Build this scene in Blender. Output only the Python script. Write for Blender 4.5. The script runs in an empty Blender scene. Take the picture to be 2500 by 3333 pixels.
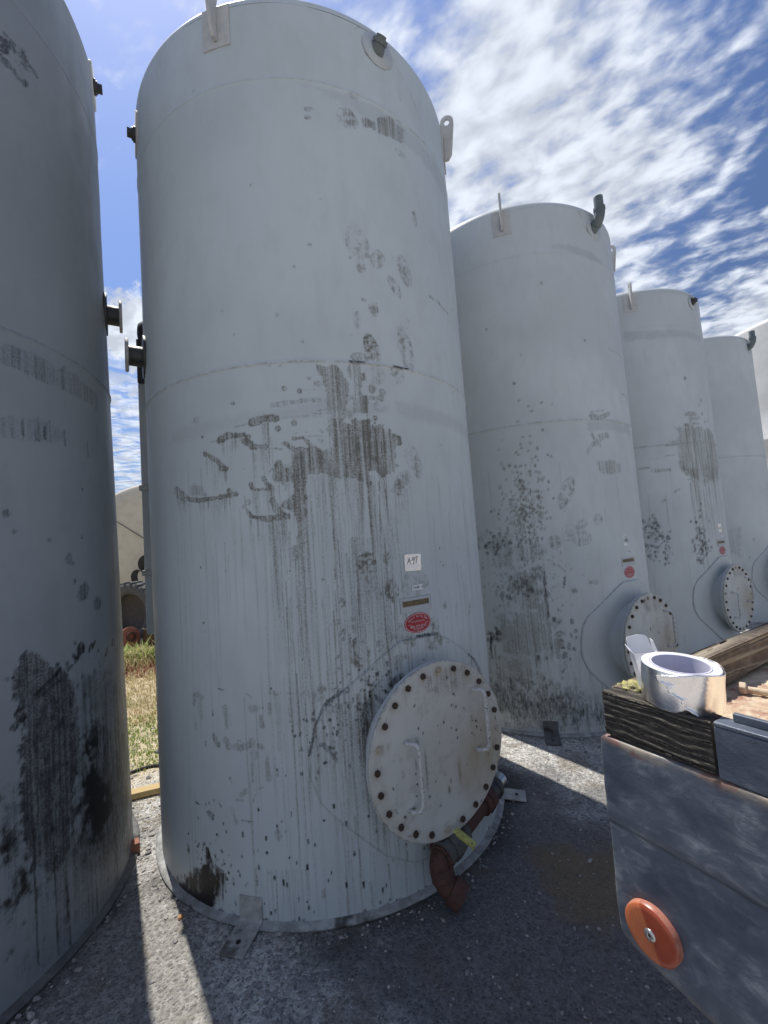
import bpy, bmesh, math, random
import numpy as np
from mathutils import Vector, Matrix
random.seed(7); RNG = np.random.default_rng(11)
PI = math.pi
sc = bpy.context.scene
col = sc.collection

# ------------------------------------------------------------------ camera
FPX, PITCH, ROLL, CAMH = 1378.27, 0.065622, -0.072983, 1.65
cp, sp, cr, sr = math.cos(PITCH), math.sin(PITCH), math.cos(ROLL), math.sin(ROLL)
FWD = np.array([0, cp, sp]); UP0 = np.array([0, -sp, cp]); RT0 = np.array([1., 0, 0])
RT = RT0 * cr + UP0 * sr; UP = UP0 * cr - RT0 * sr
CAMO = np.array([0, 0, CAMH])
cd = bpy.data.cameras.new('camera'); cam = bpy.data.objects.new('camera', cd); col.objects.link(cam)
cd.sensor_fit = 'HORIZONTAL'; cd.sensor_width = 36.0; cd.lens = FPX / 2500.0 * 36.0
cd.clip_start = 0.02; cd.clip_end = 4000
cam.matrix_world = Matrix(((RT[0], UP[0], -FWD[0], 0), (RT[1], UP[1], -FWD[1], 0), (RT[2], UP[2], -FWD[2], CAMH), (0, 0, 0, 1)))
sc.camera = cam

# ------------------------------------------------------------------ sky, sun, exposure
SUN_AZ, SUN_EL = math.radians(-36.0), math.radians(66.0)
w = bpy.data.worlds.new('World'); sc.world = w; w.use_nodes = True
nt = w.node_tree; nt.nodes.clear()


class NB:
    """small node-building helper"""
    def __init__(s, tree): s.t = tree
    def n(s, typ, **kw):
        nd = s.t.nodes.new(typ)
        ins = kw.pop('ins', {})
        for k, v in kw.items(): setattr(nd, k, v)
        for k, v in ins.items():
            if isinstance(v, bpy.types.NodeSocket): s.t.links.new(v, nd.inputs[k])
            else: nd.inputs[k].default_value = v
        return nd
    def math(s, op, a, b=None, c=None, clamp=False):
        nd = s.t.nodes.new('ShaderNodeMath'); nd.operation = op; nd.use_clamp = clamp
        for i, v in enumerate((a, b, c)):
            if v is None: continue
            if isinstance(v, bpy.types.NodeSocket): s.t.links.new(v, nd.inputs[i])
            else: nd.inputs[i].default_value = v
        return nd.outputs[0]
    def vmath(s, op, a, b=None, scale=None):
        nd = s.t.nodes.new('ShaderNodeVectorMath'); nd.operation = op
        for i, v in enumerate((a, b)):
            if v is None: continue
            if isinstance(v, bpy.types.NodeSocket): s.t.links.new(v, nd.inputs[i])
            else: nd.inputs[i].default_value = v
        if scale is not None: nd.inputs['Scale'].default_value = scale
        return nd.outputs['Value'] if op in ('DOT_PRODUCT', 'LENGTH', 'DISTANCE') else nd.outputs[0]
    def noise(s, vec, scale=5, detail=4, rough=.5, dist=0.0, lac=2.0):
        nd = s.n('ShaderNodeTexNoise', ins={'Scale': scale, 'Detail': detail, 'Roughness': rough, 'Distortion': dist, 'Lacunarity': lac})
        if vec is not None: s.t.links.new(vec, nd.inputs['Vector'])
        return nd.outputs['Fac']
    def vor(s, vec, scale=5, feature='F1', out='Distance', rand=1.0):
        nd = s.n('ShaderNodeTexVoronoi', feature=feature, ins={'Scale': scale, 'Randomness': rand})
        if vec is not None: s.t.links.new(vec, nd.inputs['Vector'])
        return nd.outputs[out]
    def ramp(s, fac, a, b, lo=0.0, hi=1.0, smooth=True):
        nd = s.n('ShaderNodeMapRange', ins={'Value': fac, 'From Min': a, 'From Max': b, 'To Min': lo, 'To Max': hi})
        nd.interpolation_type = 'SMOOTHSTEP' if smooth else 'LINEAR'
        return nd.outputs[0]
    def mix(s, fac, a, b, mode='MIX'):
        nd = s.t.nodes.new('ShaderNodeMix'); nd.data_type = 'RGBA'; nd.blend_type = mode
        for sock, v in ((nd.inputs[0], fac), (nd.inputs[6], a), (nd.inputs[7], b)):
            if isinstance(v, bpy.types.NodeSocket): s.t.links.new(v, sock)
            elif isinstance(v, (tuple, list)): sock.default_value = (*v[:3], 1)
            else: sock.default_value = v
        return nd.outputs[2]
    def mapping(s, vec, scale=(1, 1, 1), rot=(0, 0, 0), loc=(0, 0, 0)):
        nd = s.n('ShaderNodeMapping', ins={'Scale': scale, 'Rotation': rot, 'Location': loc})
        s.t.links.new(vec, nd.inputs['Vector']); return nd.outputs[0]


b = NB(nt)
SKY_STR = 0.13
sky = b.n('ShaderNodeTexSky', sky_type='NISHITA', sun_disc=False, sun_elevation=SUN_EL, sun_rotation=SUN_AZ,
          altitude=50, air_density=1.0, dust_density=0.6, ozone_density=2.5)
tc = b.n('ShaderNodeTexCoord'); dv = tc.outputs['Generated']
sx = b.n('ShaderNodeSeparateXYZ', ins={0: dv})
zc = b.math('ADD', b.math('MAXIMUM', sx.outputs[2], 0.0), 0.10)
px_ = b.math('DIVIDE', sx.outputs[0], zc); py_ = b.math('DIVIDE', sx.outputs[1], zc)
pl = b.n('ShaderNodeCombineXYZ', ins={0: px_, 1: py_, 2: 0.0}).outputs[0]
plr = b.mapping(pl, scale=(1, 1, 1), rot=(0, 0, math.radians(-28)))
pls = b.mapping(plr, scale=(1.0, 1.7, 1))
pls2 = b.mapping(pl, scale=(1, 1, 1), rot=(0, 0, math.radians(30)))
big = b.noise(b.mapping(pls2, scale=(.8, 1.3, 1)), 1.7, 3, .5, .3)
rip = b.noise(b.mapping(pls2, scale=(1.0, 1.25, 1), loc=(3, 1, 0)), 10.5, 3, .48, .25)
fine = b.noise(b.mapping(pls2, scale=(1.0, 1.4, 1)), 30, 4, .6, .3)
# patches of thicker and thinner cloud sheet
cov = None
for px0, py0, r0, wt in ((1700, 560, .46, .34), (2150, 420, .28, .20), (2330, 640, .18, .14), (1480, 200, .22, .10), (2450, 1030, .17, .50), (2250, 930, .10, -.12), (2360, 850, .15, -.34), (2130, 860, .08, .10), (2100, 790, .07, -.12), (2500, 60, .28, -.24), (2480, 420, .12, -.12), (1330, 20, .14, -.14), (330, 400, .45, -.12), (360, 250, .2, .0), (640, -40, .25, .16)):
    qv = FWD + RT * (px0 - 1250.) / FPX - UP * (py0 - 1666.5) / FPX; qv = qv / np.linalg.norm(qv)
    dd_ = b.vmath('DISTANCE', dv, tuple(float(q_) for q_ in qv)); t_ = b.ramp(dd_, 0.0, r0 * 1.5, wt, 0.0)
    cov = t_ if cov is None else b.math('ADD', cov, t_)
back = b.ramp(sx.outputs[1], 0.1, -.3, 0, .14); cov = b.math('ADD', cov, back)
cl = b.math('ADD', b.math('MULTIPLY', big, 0.55), b.math('MULTIPLY', rip, 0.95))
cl = b.math('ADD', cl, b.math('MULTIPLY', b.math('SUBTRACT', fine, .5), .30))
cl = b.math('ADD', cl, cov)
m_sheet = b.ramp(cl, 0.77, 1.19, 0.0, 1.0)
# low broken layer and a puffy cumulus seen in the gap on the left
low = b.noise(b.mapping(plr, scale=(1.2, 2.2, 1), loc=(7, 2, 0)), 5.2, 5, .6, .5)
lowmask = b.math('MULTIPLY', b.ramp(sx.outputs[2], 0.46, 0.28, 0, 1), b.ramp(sx.outputs[2], 0.10, 0.16, 0, 1))
lowmask = b.math('MULTIPLY', lowmask, b.ramp(sx.outputs[0], 0.1, -0.2, 0, 1))
m_low = b.math('MULTIPLY', b.ramp(low, 0.36, 0.56, 0, .95), lowmask)
cu = b.vmath('DISTANCE', dv, (-0.446, 0.785, 0.432))
cun = b.noise(dv, 22, 6, .62, .1)
m_cu = b.ramp(b.math('ADD', b.math('MULTIPLY', cu, 9.0), b.math('MULTIPLY', cun, 1.1)), 1.28, 1.08, 0, 1)
m = b.math('MAXIMUM', b.math('MAXIMUM', m_sheet, m_low), m_cu)
m = b.math('MULTIPLY', m, 0.93)
cb = b.ramp(rip, .35, .68, .72, 1.05)
ccol = b.n('ShaderNodeCombineXYZ', ins={0: b.math('MULTIPLY', cb, 6.1), 1: b.math('MULTIPLY', cb, 6.5), 2: b.math('MULTIPLY', cb, 7.2)}).outputs[0]
glow = b.ramp(b.vmath('DOT_PRODUCT', dv, tuple(float(q_) for q_ in (math.sin(SUN_AZ) * math.cos(SUN_EL), math.cos(SUN_AZ) * math.cos(SUN_EL), math.sin(SUN_EL)))), .35, .95, .60, 1.1)
skyc = b.vmath('SCALE', b.mix(1.0, sky.outputs[0], (0.80, 0.86, 1.04), 'MULTIPLY')); nt.links.new(glow, skyc.node.inputs['Scale'])
wc = b.mix(m, skyc, ccol)
bg = b.n('ShaderNodeBackground', ins={'Color': wc, 'Strength': SKY_STR})
wo = b.n('ShaderNodeOutputWorld'); nt.links.new(bg.outputs[0], wo.inputs[0])

sd = bpy.data.lights.new('sun', 'SUN'); sd.energy = 5.0; sd.angle = math.radians(0.6); sd.color = (1.0, 0.955, 0.88)
sun = bpy.data.objects.new('sun', sd); col.objects.link(sun)
sdir = Vector((math.sin(SUN_AZ) * math.cos(SUN_EL), math.cos(SUN_AZ) * math.cos(SUN_EL), math.sin(SUN_EL)))
sun.rotation_euler = sdir.to_track_quat('Z', 'Y').to_euler(); sun.location = sdir * 50
sc.view_settings.view_transform = 'Standard'; sc.view_settings.look = 'None'
sc.view_settings.exposure = 0.12; sc.view_settings.gamma = 1.0
try: sc.view_settings.use_curve_mapping = False
except Exception: pass


# ------------------------------------------------------------------ picture geometry helpers (pixels of the 2500 px frame)
def ray(x, y):
    d = FWD + RT * (x - 1250.) / FPX - UP * (y - 1666.5) / FPX
    return d / np.linalg.norm(d)


def zhit(x, y, z):
    d = ray(x, y); return CAMO + d * (z - CAMH) / d[2]


def planehit(x, y, p0, nrm):
    d = ray(x, y); t = ((np.array(p0) - CAMO) @ np.array(nrm)) / (d @ np.array(nrm)); return CAMO + d * t


# ------------------------------------------------------------------ object helpers
def tag(o, label=None, cat=None, group=None, kind=None):
    if label: o['label'] = label
    if cat: o['category'] = cat
    if group: o['group'] = group
    if kind: o['kind'] = kind
    return o


def empty(name, loc=(0, 0, 0), rot=(0, 0, 0)):
    o = bpy.data.objects.new(name, None); col.objects.link(o); o.location = loc; o.rotation_euler = rot
    o.empty_display_size = .1; return o


def link(name, me, mat, parent=None, smooth=True):
    o = bpy.data.objects.new(name, me); col.objects.link(o)
    if mat: me.materials.append(mat)
    if parent: o.parent = parent
    return o


def fromnp(name, V, F, mat, parent=None, smooth=True, attr=None):
    """V (n,3), F (m,4) or (m,3) numpy -> object; attr: dict name -> (n,4)"""
    V = np.asarray(V, np.float32); F = np.asarray(F, np.int32)
    me = bpy.data.meshes.new(name); k = F.shape[1]
    me.vertices.add(len(V)); me.vertices.foreach_set('co', V.ravel())
    me.loops.add(F.size); me.loops.foreach_set('vertex_index', F.ravel())
    me.polygons.add(len(F)); me.polygons.foreach_set('loop_start', np.arange(0, F.size, k, dtype=np.int32))
    me.polygons.foreach_set('loop_total', np.full(len(F), k, np.int32))
    me.polygons.foreach_set('use_smooth', np.full(len(F), smooth))
    me.update(calc_edges=True)
    if attr:
        for an, A in attr.items():
            a = me.attributes.new(an, 'FLOAT_COLOR', 'POINT'); a.data.foreach_set('color', np.asarray(A, np.float32).ravel())
    return link(name, me, mat, parent)


def grid_faces(nr, nc, wrap=False):
    i = np.arange(nr - 1)[:, None]; j = np.arange(nc if wrap else nc - 1)[None, :]; j2 = (j + 1) % nc
    return np.stack([i * nc + j, i * nc + j2, (i + 1) * nc + j2, (i + 1) * nc + j], -1).reshape(-1, 4)


def bmobj(name, bm, mat, parent=None, smooth=False, bevel=None, seg=2):
    bmesh.ops.recalc_face_normals(bm, faces=bm.faces)
    me = bpy.data.meshes.new(name); bm.to_mesh(me); bm.free()
    for p in me.polygons: p.use_smooth = smooth
    o = link(name, me, mat, parent)
    if bevel:
        md = o.modifiers.new('bevel', 'BEVEL'); md.width = bevel; md.segments = seg; md.limit_method = 'ANGLE'; md.angle_limit = math.radians(40)
        for p in me.polygons: p.use_smooth = True
        md.harden_normals = True
    return o


def box(bm, c, half, ax=None):
    """oriented box; ax = 3 axis vectors"""
    if ax is None: ax = (Vector((1, 0, 0)), Vector((0, 1, 0)), Vector((0, 0, 1)))
    ax = [Vector(a) for a in ax]; c = Vector(c); vs = []
    for k in range(8):
        s = [(1 if k >> i & 1 else -1) for i in range(3)]
        vs.append(bm.verts.new(c + ax[0] * half[0] * s[0] + ax[1] * half[1] * s[1] + ax[2] * half[2] * s[2]))
    for f in ((0, 1, 3, 2), (4, 6, 7, 5), (0, 4, 5, 1), (2, 3, 7, 6), (0, 2, 6, 4), (1, 5, 7, 3)):
        bm.faces.new([vs[i] for i in f])
    return vs


def tube(bm, pts, rad, n=12, cap=True, rfun=None):
    pts = [Vector(p) for p in pts]; rings = []; up = None
    for i, p in enumerate(pts):
        t = (pts[min(i + 1, len(pts) - 1)] - pts[max(i - 1, 0)]).normalized()
        if up is None:
            up = t.orthogonal().normalized()
        else:
            up = (up - t * up.dot(t)).normalized()
        s = t.cross(up); r = rad[i] if isinstance(rad, (list, tuple)) else rad
        rings.append([bm.verts.new(p + (up * math.cos(a) + s * math.sin(a)) * r) for a in [2 * PI * k / n for k in range(n)]])
    for a, c in zip(rings, rings[1:]):
        for k in range(n): bm.faces.new((a[k], a[(k + 1) % n], c[(k + 1) % n], c[k]))
    if cap: bm.faces.new(rings[0][::-1]); bm.faces.new(rings[-1])
    return rings


def lathe(bm, prof, origin, axis, n=32, close=False):
    """prof: (r, h) list revolved about axis through origin"""
    axis = Vector(axis).normalized(); u = axis.orthogonal().normalized(); v = axis.cross(u); o = Vector(origin); rings = []
    for r, h in prof:
        rings.append([bm.verts.new(o + axis * h + (u * math.cos(2 * PI * k / n) + v * math.sin(2 * PI * k / n)) * max(r, 1e-5)) for k in range(n)])
    prs = list(zip(rings, rings[1:]))
    if close: prs.append((rings[-1], rings[0]))
    for a, c in prs:
        for k in range(n): bm.faces.new((a[k], a[(k + 1) % n], c[(k + 1) % n], c[k]))


def arc(c, a, b_, n=8):
    """quarter bend from point c-a.. helper: points of circular arc centre c, start vector a, end vector b_"""
    c, a, b_ = Vector(c), Vector(a), Vector(b_)
    return [c + a * math.cos(PI / 2 * k / n) + b_ * math.sin(PI / 2 * k / n) for k in range(n + 1)]


# ------------------------------------------------------------------ materials
def newmat(name):
    m_ = bpy.data.materials.new(name); m_.use_nodes = True; t = m_.node_tree
    for nd in list(t.nodes): t.nodes.remove(nd)
    nb = NB(t); p = nb.n('ShaderNodeBsdfPrincipled'); o = nb.n('ShaderNodeOutputMaterial'); t.links.new(p.outputs[0], o.inputs[0])
    return m_, nb, p


def setp(nb, p, color=None, rough=None, metal=None, spec=None):
    for k, v in (('Base Color', color), ('Roughness', rough), ('Metallic', metal), ('Specular IOR Level', spec)):
        if v is None: continue
        if isinstance(v, bpy.types.NodeSocket): nb.t.links.new(v, p.inputs[k])
        elif isinstance(v, (tuple, list)): p.inputs[k].default_value = (*v[:3], 1)
        else: p.inputs[k].default_value = v


def bump(nb, p, h, strength=.3, dist=.01):
    bn = nb.n('ShaderNodeBump', ins={'Height': h, 'Strength': strength, 'Distance': dist}); nb.t.links.new(bn.outputs[0], p.inputs['Normal'])


def rough_metal(name, c1, c2, scale=25, rough=.6, metal=0., bstr=.3, c3=None, s3=6):
    """worn surface: two tones broken by noise, optional third blotch tone"""
    m_, nb, p = newmat(name); tcx = nb.n('ShaderNodeTexCoord').outputs['Object']
    n1 = nb.noise(tcx, scale, 6, .65); c = nb.mix(nb.ramp(n1, .35, .65), c1, c2)
    if c3: c = nb.mix(nb.ramp(nb.noise(tcx, s3, 5, .6, .4), .55, .68), c, c3)
    setp(nb, p, c, nb.ramp(n1, .3, .7, rough - .12, rough + .15), metal)
    bump(nb, p, nb.noise(tcx, scale * 4, 4, .6), bstr, .002)
    return m_


def paint_mat(name, base, warm=0.0, streak=1.0, seed=0.0, plain=False, stain=(.165, .158, .130)):
    """weathered tank paint; reads the wear attribute: R wet grey-brown stain, G black oil, B scuffed band, A tan dust / rust"""
    m_, nb, p = newmat(name)
    geo = nb.n('ShaderNodeNewGeometry').outputs['Position']
    at = nb.n('ShaderNodeAttribute', attribute_name='wear'); sep = nb.n('ShaderNodeSeparateColor', ins={0: at.outputs['Color']})
    R_, G_, B_ = sep.outputs[0], sep.outputs[1], sep.outputs[2]; A_ = at.outputs['Alpha'] if not plain else nb.math('MULTIPLY', R_, 0.0)
    pos = nb.mapping(geo, loc=(seed, seed * 2, 0))
    big_ = nb.noise(pos, 1.1, 4, .55)
    mot = nb.noise(nb.mapping(pos, scale=(1, 1, .45)), 9, 6, .65)
    st = nb.noise(nb.mapping(pos, scale=(38, 38, .9)), 1.0, 5, .65)
    st2 = nb.noise(nb.mapping(pos, scale=(110, 110, 2.4)), 1.0, 4, .6)
    grain = nb.noise(pos, 260, 3, .7)
    c = nb.mix(nb.ramp(big_, .3, .7), base, tuple(x * .87 for x in base))
    c = nb.mix(nb.ramp(mot, .42, .72, 0, .38), c, (base[0] * .80, base[1] * .80, base[2] * .79))
    zz = nb.n('ShaderNodeSeparateXYZ', ins={0: geo}).outputs[2]
    lowz = nb.ramp(zz, 2.6, .6, .15, 1.0)
    stm = nb.math('MULTIPLY', nb.ramp(st, .60, .78, 0, .20 * streak), lowz)
    c = nb.mix(stm, c, (.16, .165, .16))
    c = nb.mix(nb.math('MULTIPLY', nb.ramp(st2, .64, .76, 0, .22 * streak), lowz), c, (.16, .165, .16))
    # wear
    c = nb.mix(nb.math('MULTIPLY', B_, nb.ramp(grain, .35, .6, .35, .8)), c, (.27, .28, .275))
    sfine = nb.math('ADD', nb.math('MULTIPLY', nb.ramp(st2, .35, .62, -.16, .14), 1.0), nb.math('MULTIPLY', nb.ramp(nb.noise(pos, 120, 4, .7), .3, .7, -.25, .25), 1.0))
    sfine = nb.math('ADD', sfine, nb.ramp(st, .38, .62, -.20, .12))
    rr = nb.math('MULTIPLY', nb.math('ADD', R_, nb.math('MULTIPLY', sfine, nb.ramp(R_, 0.02, .3)), clamp=True), .92)
    c = nb.mix(rr, c, stain); c = nb.mix(nb.ramp(rr, .55, 1.0, 0, .55), c, tuple(v_ * .58 for v_ in stain))
    c = nb.mix(nb.math('MULTIPLY', A_, nb.ramp(mot, .3, .7, .5, 1)), c, (.36, .29, .19))
    G_ = nb.math('MULTIPLY', G_, 1.25); gg = nb.math('ADD', G_, nb.math('MULTIPLY', nb.ramp(nb.noise(nb.mapping(pos, scale=(1, 1, .35)), 60, 5, .7), .3, .7, -.35, .35), nb.ramp(G_, .02, .35)), clamp=True)
    c = nb.mix(gg, c, (.012, .012, .013))
    setp(nb, p, c, nb.math('SUBTRACT', nb.ramp(mot, .3, .7, .42, .58), nb.math('MULTIPLY', gg, .12)), 0, .35)
    h = nb.math('ADD', nb.math('MULTIPLY', nb.noise(pos, 55, 4, .6), .5), nb.math('MULTIPLY', grain, .35))
    h = nb.math('ADD', h, nb.math('MULTIPLY', rr, .4)); h = nb.math('ADD', h, nb.math('MULTIPLY', gg, 1.2))
    h = nb.math('ADD', h, nb.math('MULTIPLY', nb.noise(pos, 2.3, 2, .5), 3.0))
    bump(nb, p, h, .22, .004)
    return m_


M = {}
M['paint'] = paint_mat('tank_paint', (.545, .59, .595))
M['plain'] = paint_mat('trim_coat', (.50, .53, .535), plain=True, streak=.6)
M['paint_b'] = paint_mat('tank_paint_b', (.575, .605, .60), seed=3.1)
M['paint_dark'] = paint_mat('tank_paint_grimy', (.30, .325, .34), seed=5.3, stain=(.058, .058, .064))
M['cover'] = paint_mat('cover_paint', (.60, .605, .575), streak=.35, seed=1.7)
M['trim'] = rough_metal('trim_paint', (.46, .455, .43), (.30, .295, .275), 18, .6, 0, .3, (.11, .10, .085), 7)
M['lug'] = rough_metal('lug_paint', (.46, .46, .44), (.53, .525, .50), 18, .6, 0, .3)
M['handle'] = rough_metal('chipped_white_rebar', (.60, .60, .58), (.50, .50, .48), 40, .55, 0, .3, (.10, .09, .08), 95)
M['darksteel'] = rough_metal('dark_steel', (.035, .037, .042), (.07, .068, .065), 30, .5, .3, .4)
M['bolt'] = rough_metal('rusty_bolt', (.045, .03, .024), (.08, .052, .038), 80, .75, .2, .5)
M['rust'] = rough_metal('rust_red_iron', (.062, .026, .020), (.105, .045, .030), 60, .75, 0, .6, (.035, .020, .016), 20)
M['greyvalve'] = rough_metal('grey_cast_valve', (.075, .08, .078), (.12, .12, .11), 50, .65, .2, .5)
M['yellow'] = rough_metal('worn_yellow_grip', (.52, .50, .12), (.36, .35, .12), 60, .55, 0, .4, (.08, .075, .05), 40)
M['silver'] = rough_metal('dull_silver', (.55, .55, .55), (.35, .35, .35), 30, .32, .85, .3)
M['ventgrey'] = rough_metal('grey_plastic_pipe', (.10, .125, .125), (.14, .16, .16), 20, .45, 0, .2)
M['ring'] = rough_metal('dirty_ring_paint', (.40, .405, .395), (.22, .22, .21), 14, .7, 0, .4, (.06, .058, .055), 5)
M['dark_coat'] = rough_metal('dark_ring_paint', (.09, .09, .09), (.15, .15, .145), 18, .8, 0, .4, (.03, .03, .03), 7)
M['black'] = rough_metal('black_ink', (.012, .012, .014), (.02, .02, .02), 40, .7)
M['white'] = rough_metal('white_vinyl', (.78, .79, .80), (.66, .67, .68), 30, .5)
M['red'] = rough_metal('red_vinyl', (.42, .012, .03), (.34, .012, .028), 30, .35)
M['pinkwhite'] = rough_metal('faded_white_print', (.70, .62, .62), (.6, .5, .5), 60, .5)
M['tanbar'] = rough_metal('tan_corroded_brass', (.20, .145, .075), (.13, .10, .06), 60, .6, .3, .4)


def foil_mat(name, crinkle=.5, scale=60, tint=(.86, .85, .84), rough=.22):
    m_, nb, p = newmat(name); tcx = nb.n('ShaderNodeTexCoord').outputs['Object']
    setp(nb, p, tint, nb.ramp(nb.noise(tcx, 30, 3), .3, .7, rough, rough + .12), 1.0)
    h = nb.math('ADD', nb.noise(tcx, scale, 4, .6, 1.2), nb.math('MULTIPLY', nb.vor(tcx, scale * .7), .4))
    bump(nb, p, h, crinkle, .003); return m_


M['foil'] = foil_mat('crinkled_foil', .8, 90, (.93, .88, .84), .30)

# ------------------------------------------------------------------ tank layout (metres), angles are compass style from +Y
TR = 1.07532
TANKS = {'T1': (-0.45128, 3.03065), 'T2': (1.4771, 4.5204), 'T3': (3.44534, 6.01633), 'T4': (5.41598, 7.51044), 'T0': (-2.5328, 2.0544)}
TILT = {'T0': (-0.0079, -0.0222)}
ZSEAM, ZTOP, KR, ZHEAD = 2.526, 4.4735, 0.0876, 3.973
DZ = {'T0': (.11, .231)}    # seam, top offsets


def place(key, th, z, r):
    """point at compass angle th (deg), height z, radius r of a tank, with its slight lean"""
    c = TANKS[key]; tx, ty = TILT.get(key, (0, 0)); t = np.radians(th)
    return np.stack([c[0] + r * np.sin(t) + tx * z, c[1] + r * np.cos(t) + ty * z, np.asarray(z) + 0 * t], -1)


def pxhit(key, x, y):
    """pixel -> (s, z) on the shell, s = arc length from angle 0"""
    c = np.array(TANKS[key]); tx, ty = TILT.get(key, (0, 0)); d = ray(x, y)
    # lean: subtract tilt * z
    o = CAMO[:2] - np.array([tx, ty]) * CAMO[2] - c; dd = d[:2] - np.array([tx, ty]) * d[2]
    A = dd @ dd; B_ = 2 * o @ dd; K_ = o @ o - TR * TR; D = B_ * B_ - 4 * A * K_
    t = (-B_ - math.sqrt(max(D, 0))) / (2 * A)
    P = o + dd * t
    th = math.atan2(P[0], P[1]) % (2 * PI)
    return th * TR, CAMO[2] + d[2] * t


# ------------------------------------------------------------------ wear painting on the (s, z) plane of a shell
def vnoise(shape, cell, seed, oct_=4, aniso=(1, 1)):
    """value noise field, cell in grid steps"""
    rng = np.random.default_rng(seed); out = np.zeros(shape, np.float32); amp = 1; tot = 0
    for o in range(oct_):
        cy, cx = max(cell[0] / 2 ** o, 1), max(cell[1] / 2 ** o, 1)
        ny, nx = int(shape[0] / cy) + 3, int(shape[1] / cx) + 3
        g = rng.random((ny, nx)).astype(np.float32)
        y = np.arange(shape[0]) / cy; x = np.arange(shape[1]) / cx
        yi = y.astype(int); xi = x.astype(int); fy = (y - yi); fx = (x - xi)
        fy = (fy * fy * (3 - 2 * fy))[:, None]; fx = (fx * fx * (3 - 2 * fx))[None, :]
        a = g[np.ix_(yi, xi)]; b2 = g[np.ix_(yi, xi + 1)]; c2 = g[np.ix_(yi + 1, xi)]; d2 = g[np.ix_(yi + 1, xi + 1)]
        out += amp * ((a * (1 - fx) + b2 * fx) * (1 - fy) + (c2 * (1 - fx) + d2 * fx) * fy); tot += amp; amp *= .55
    return out / tot


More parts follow.
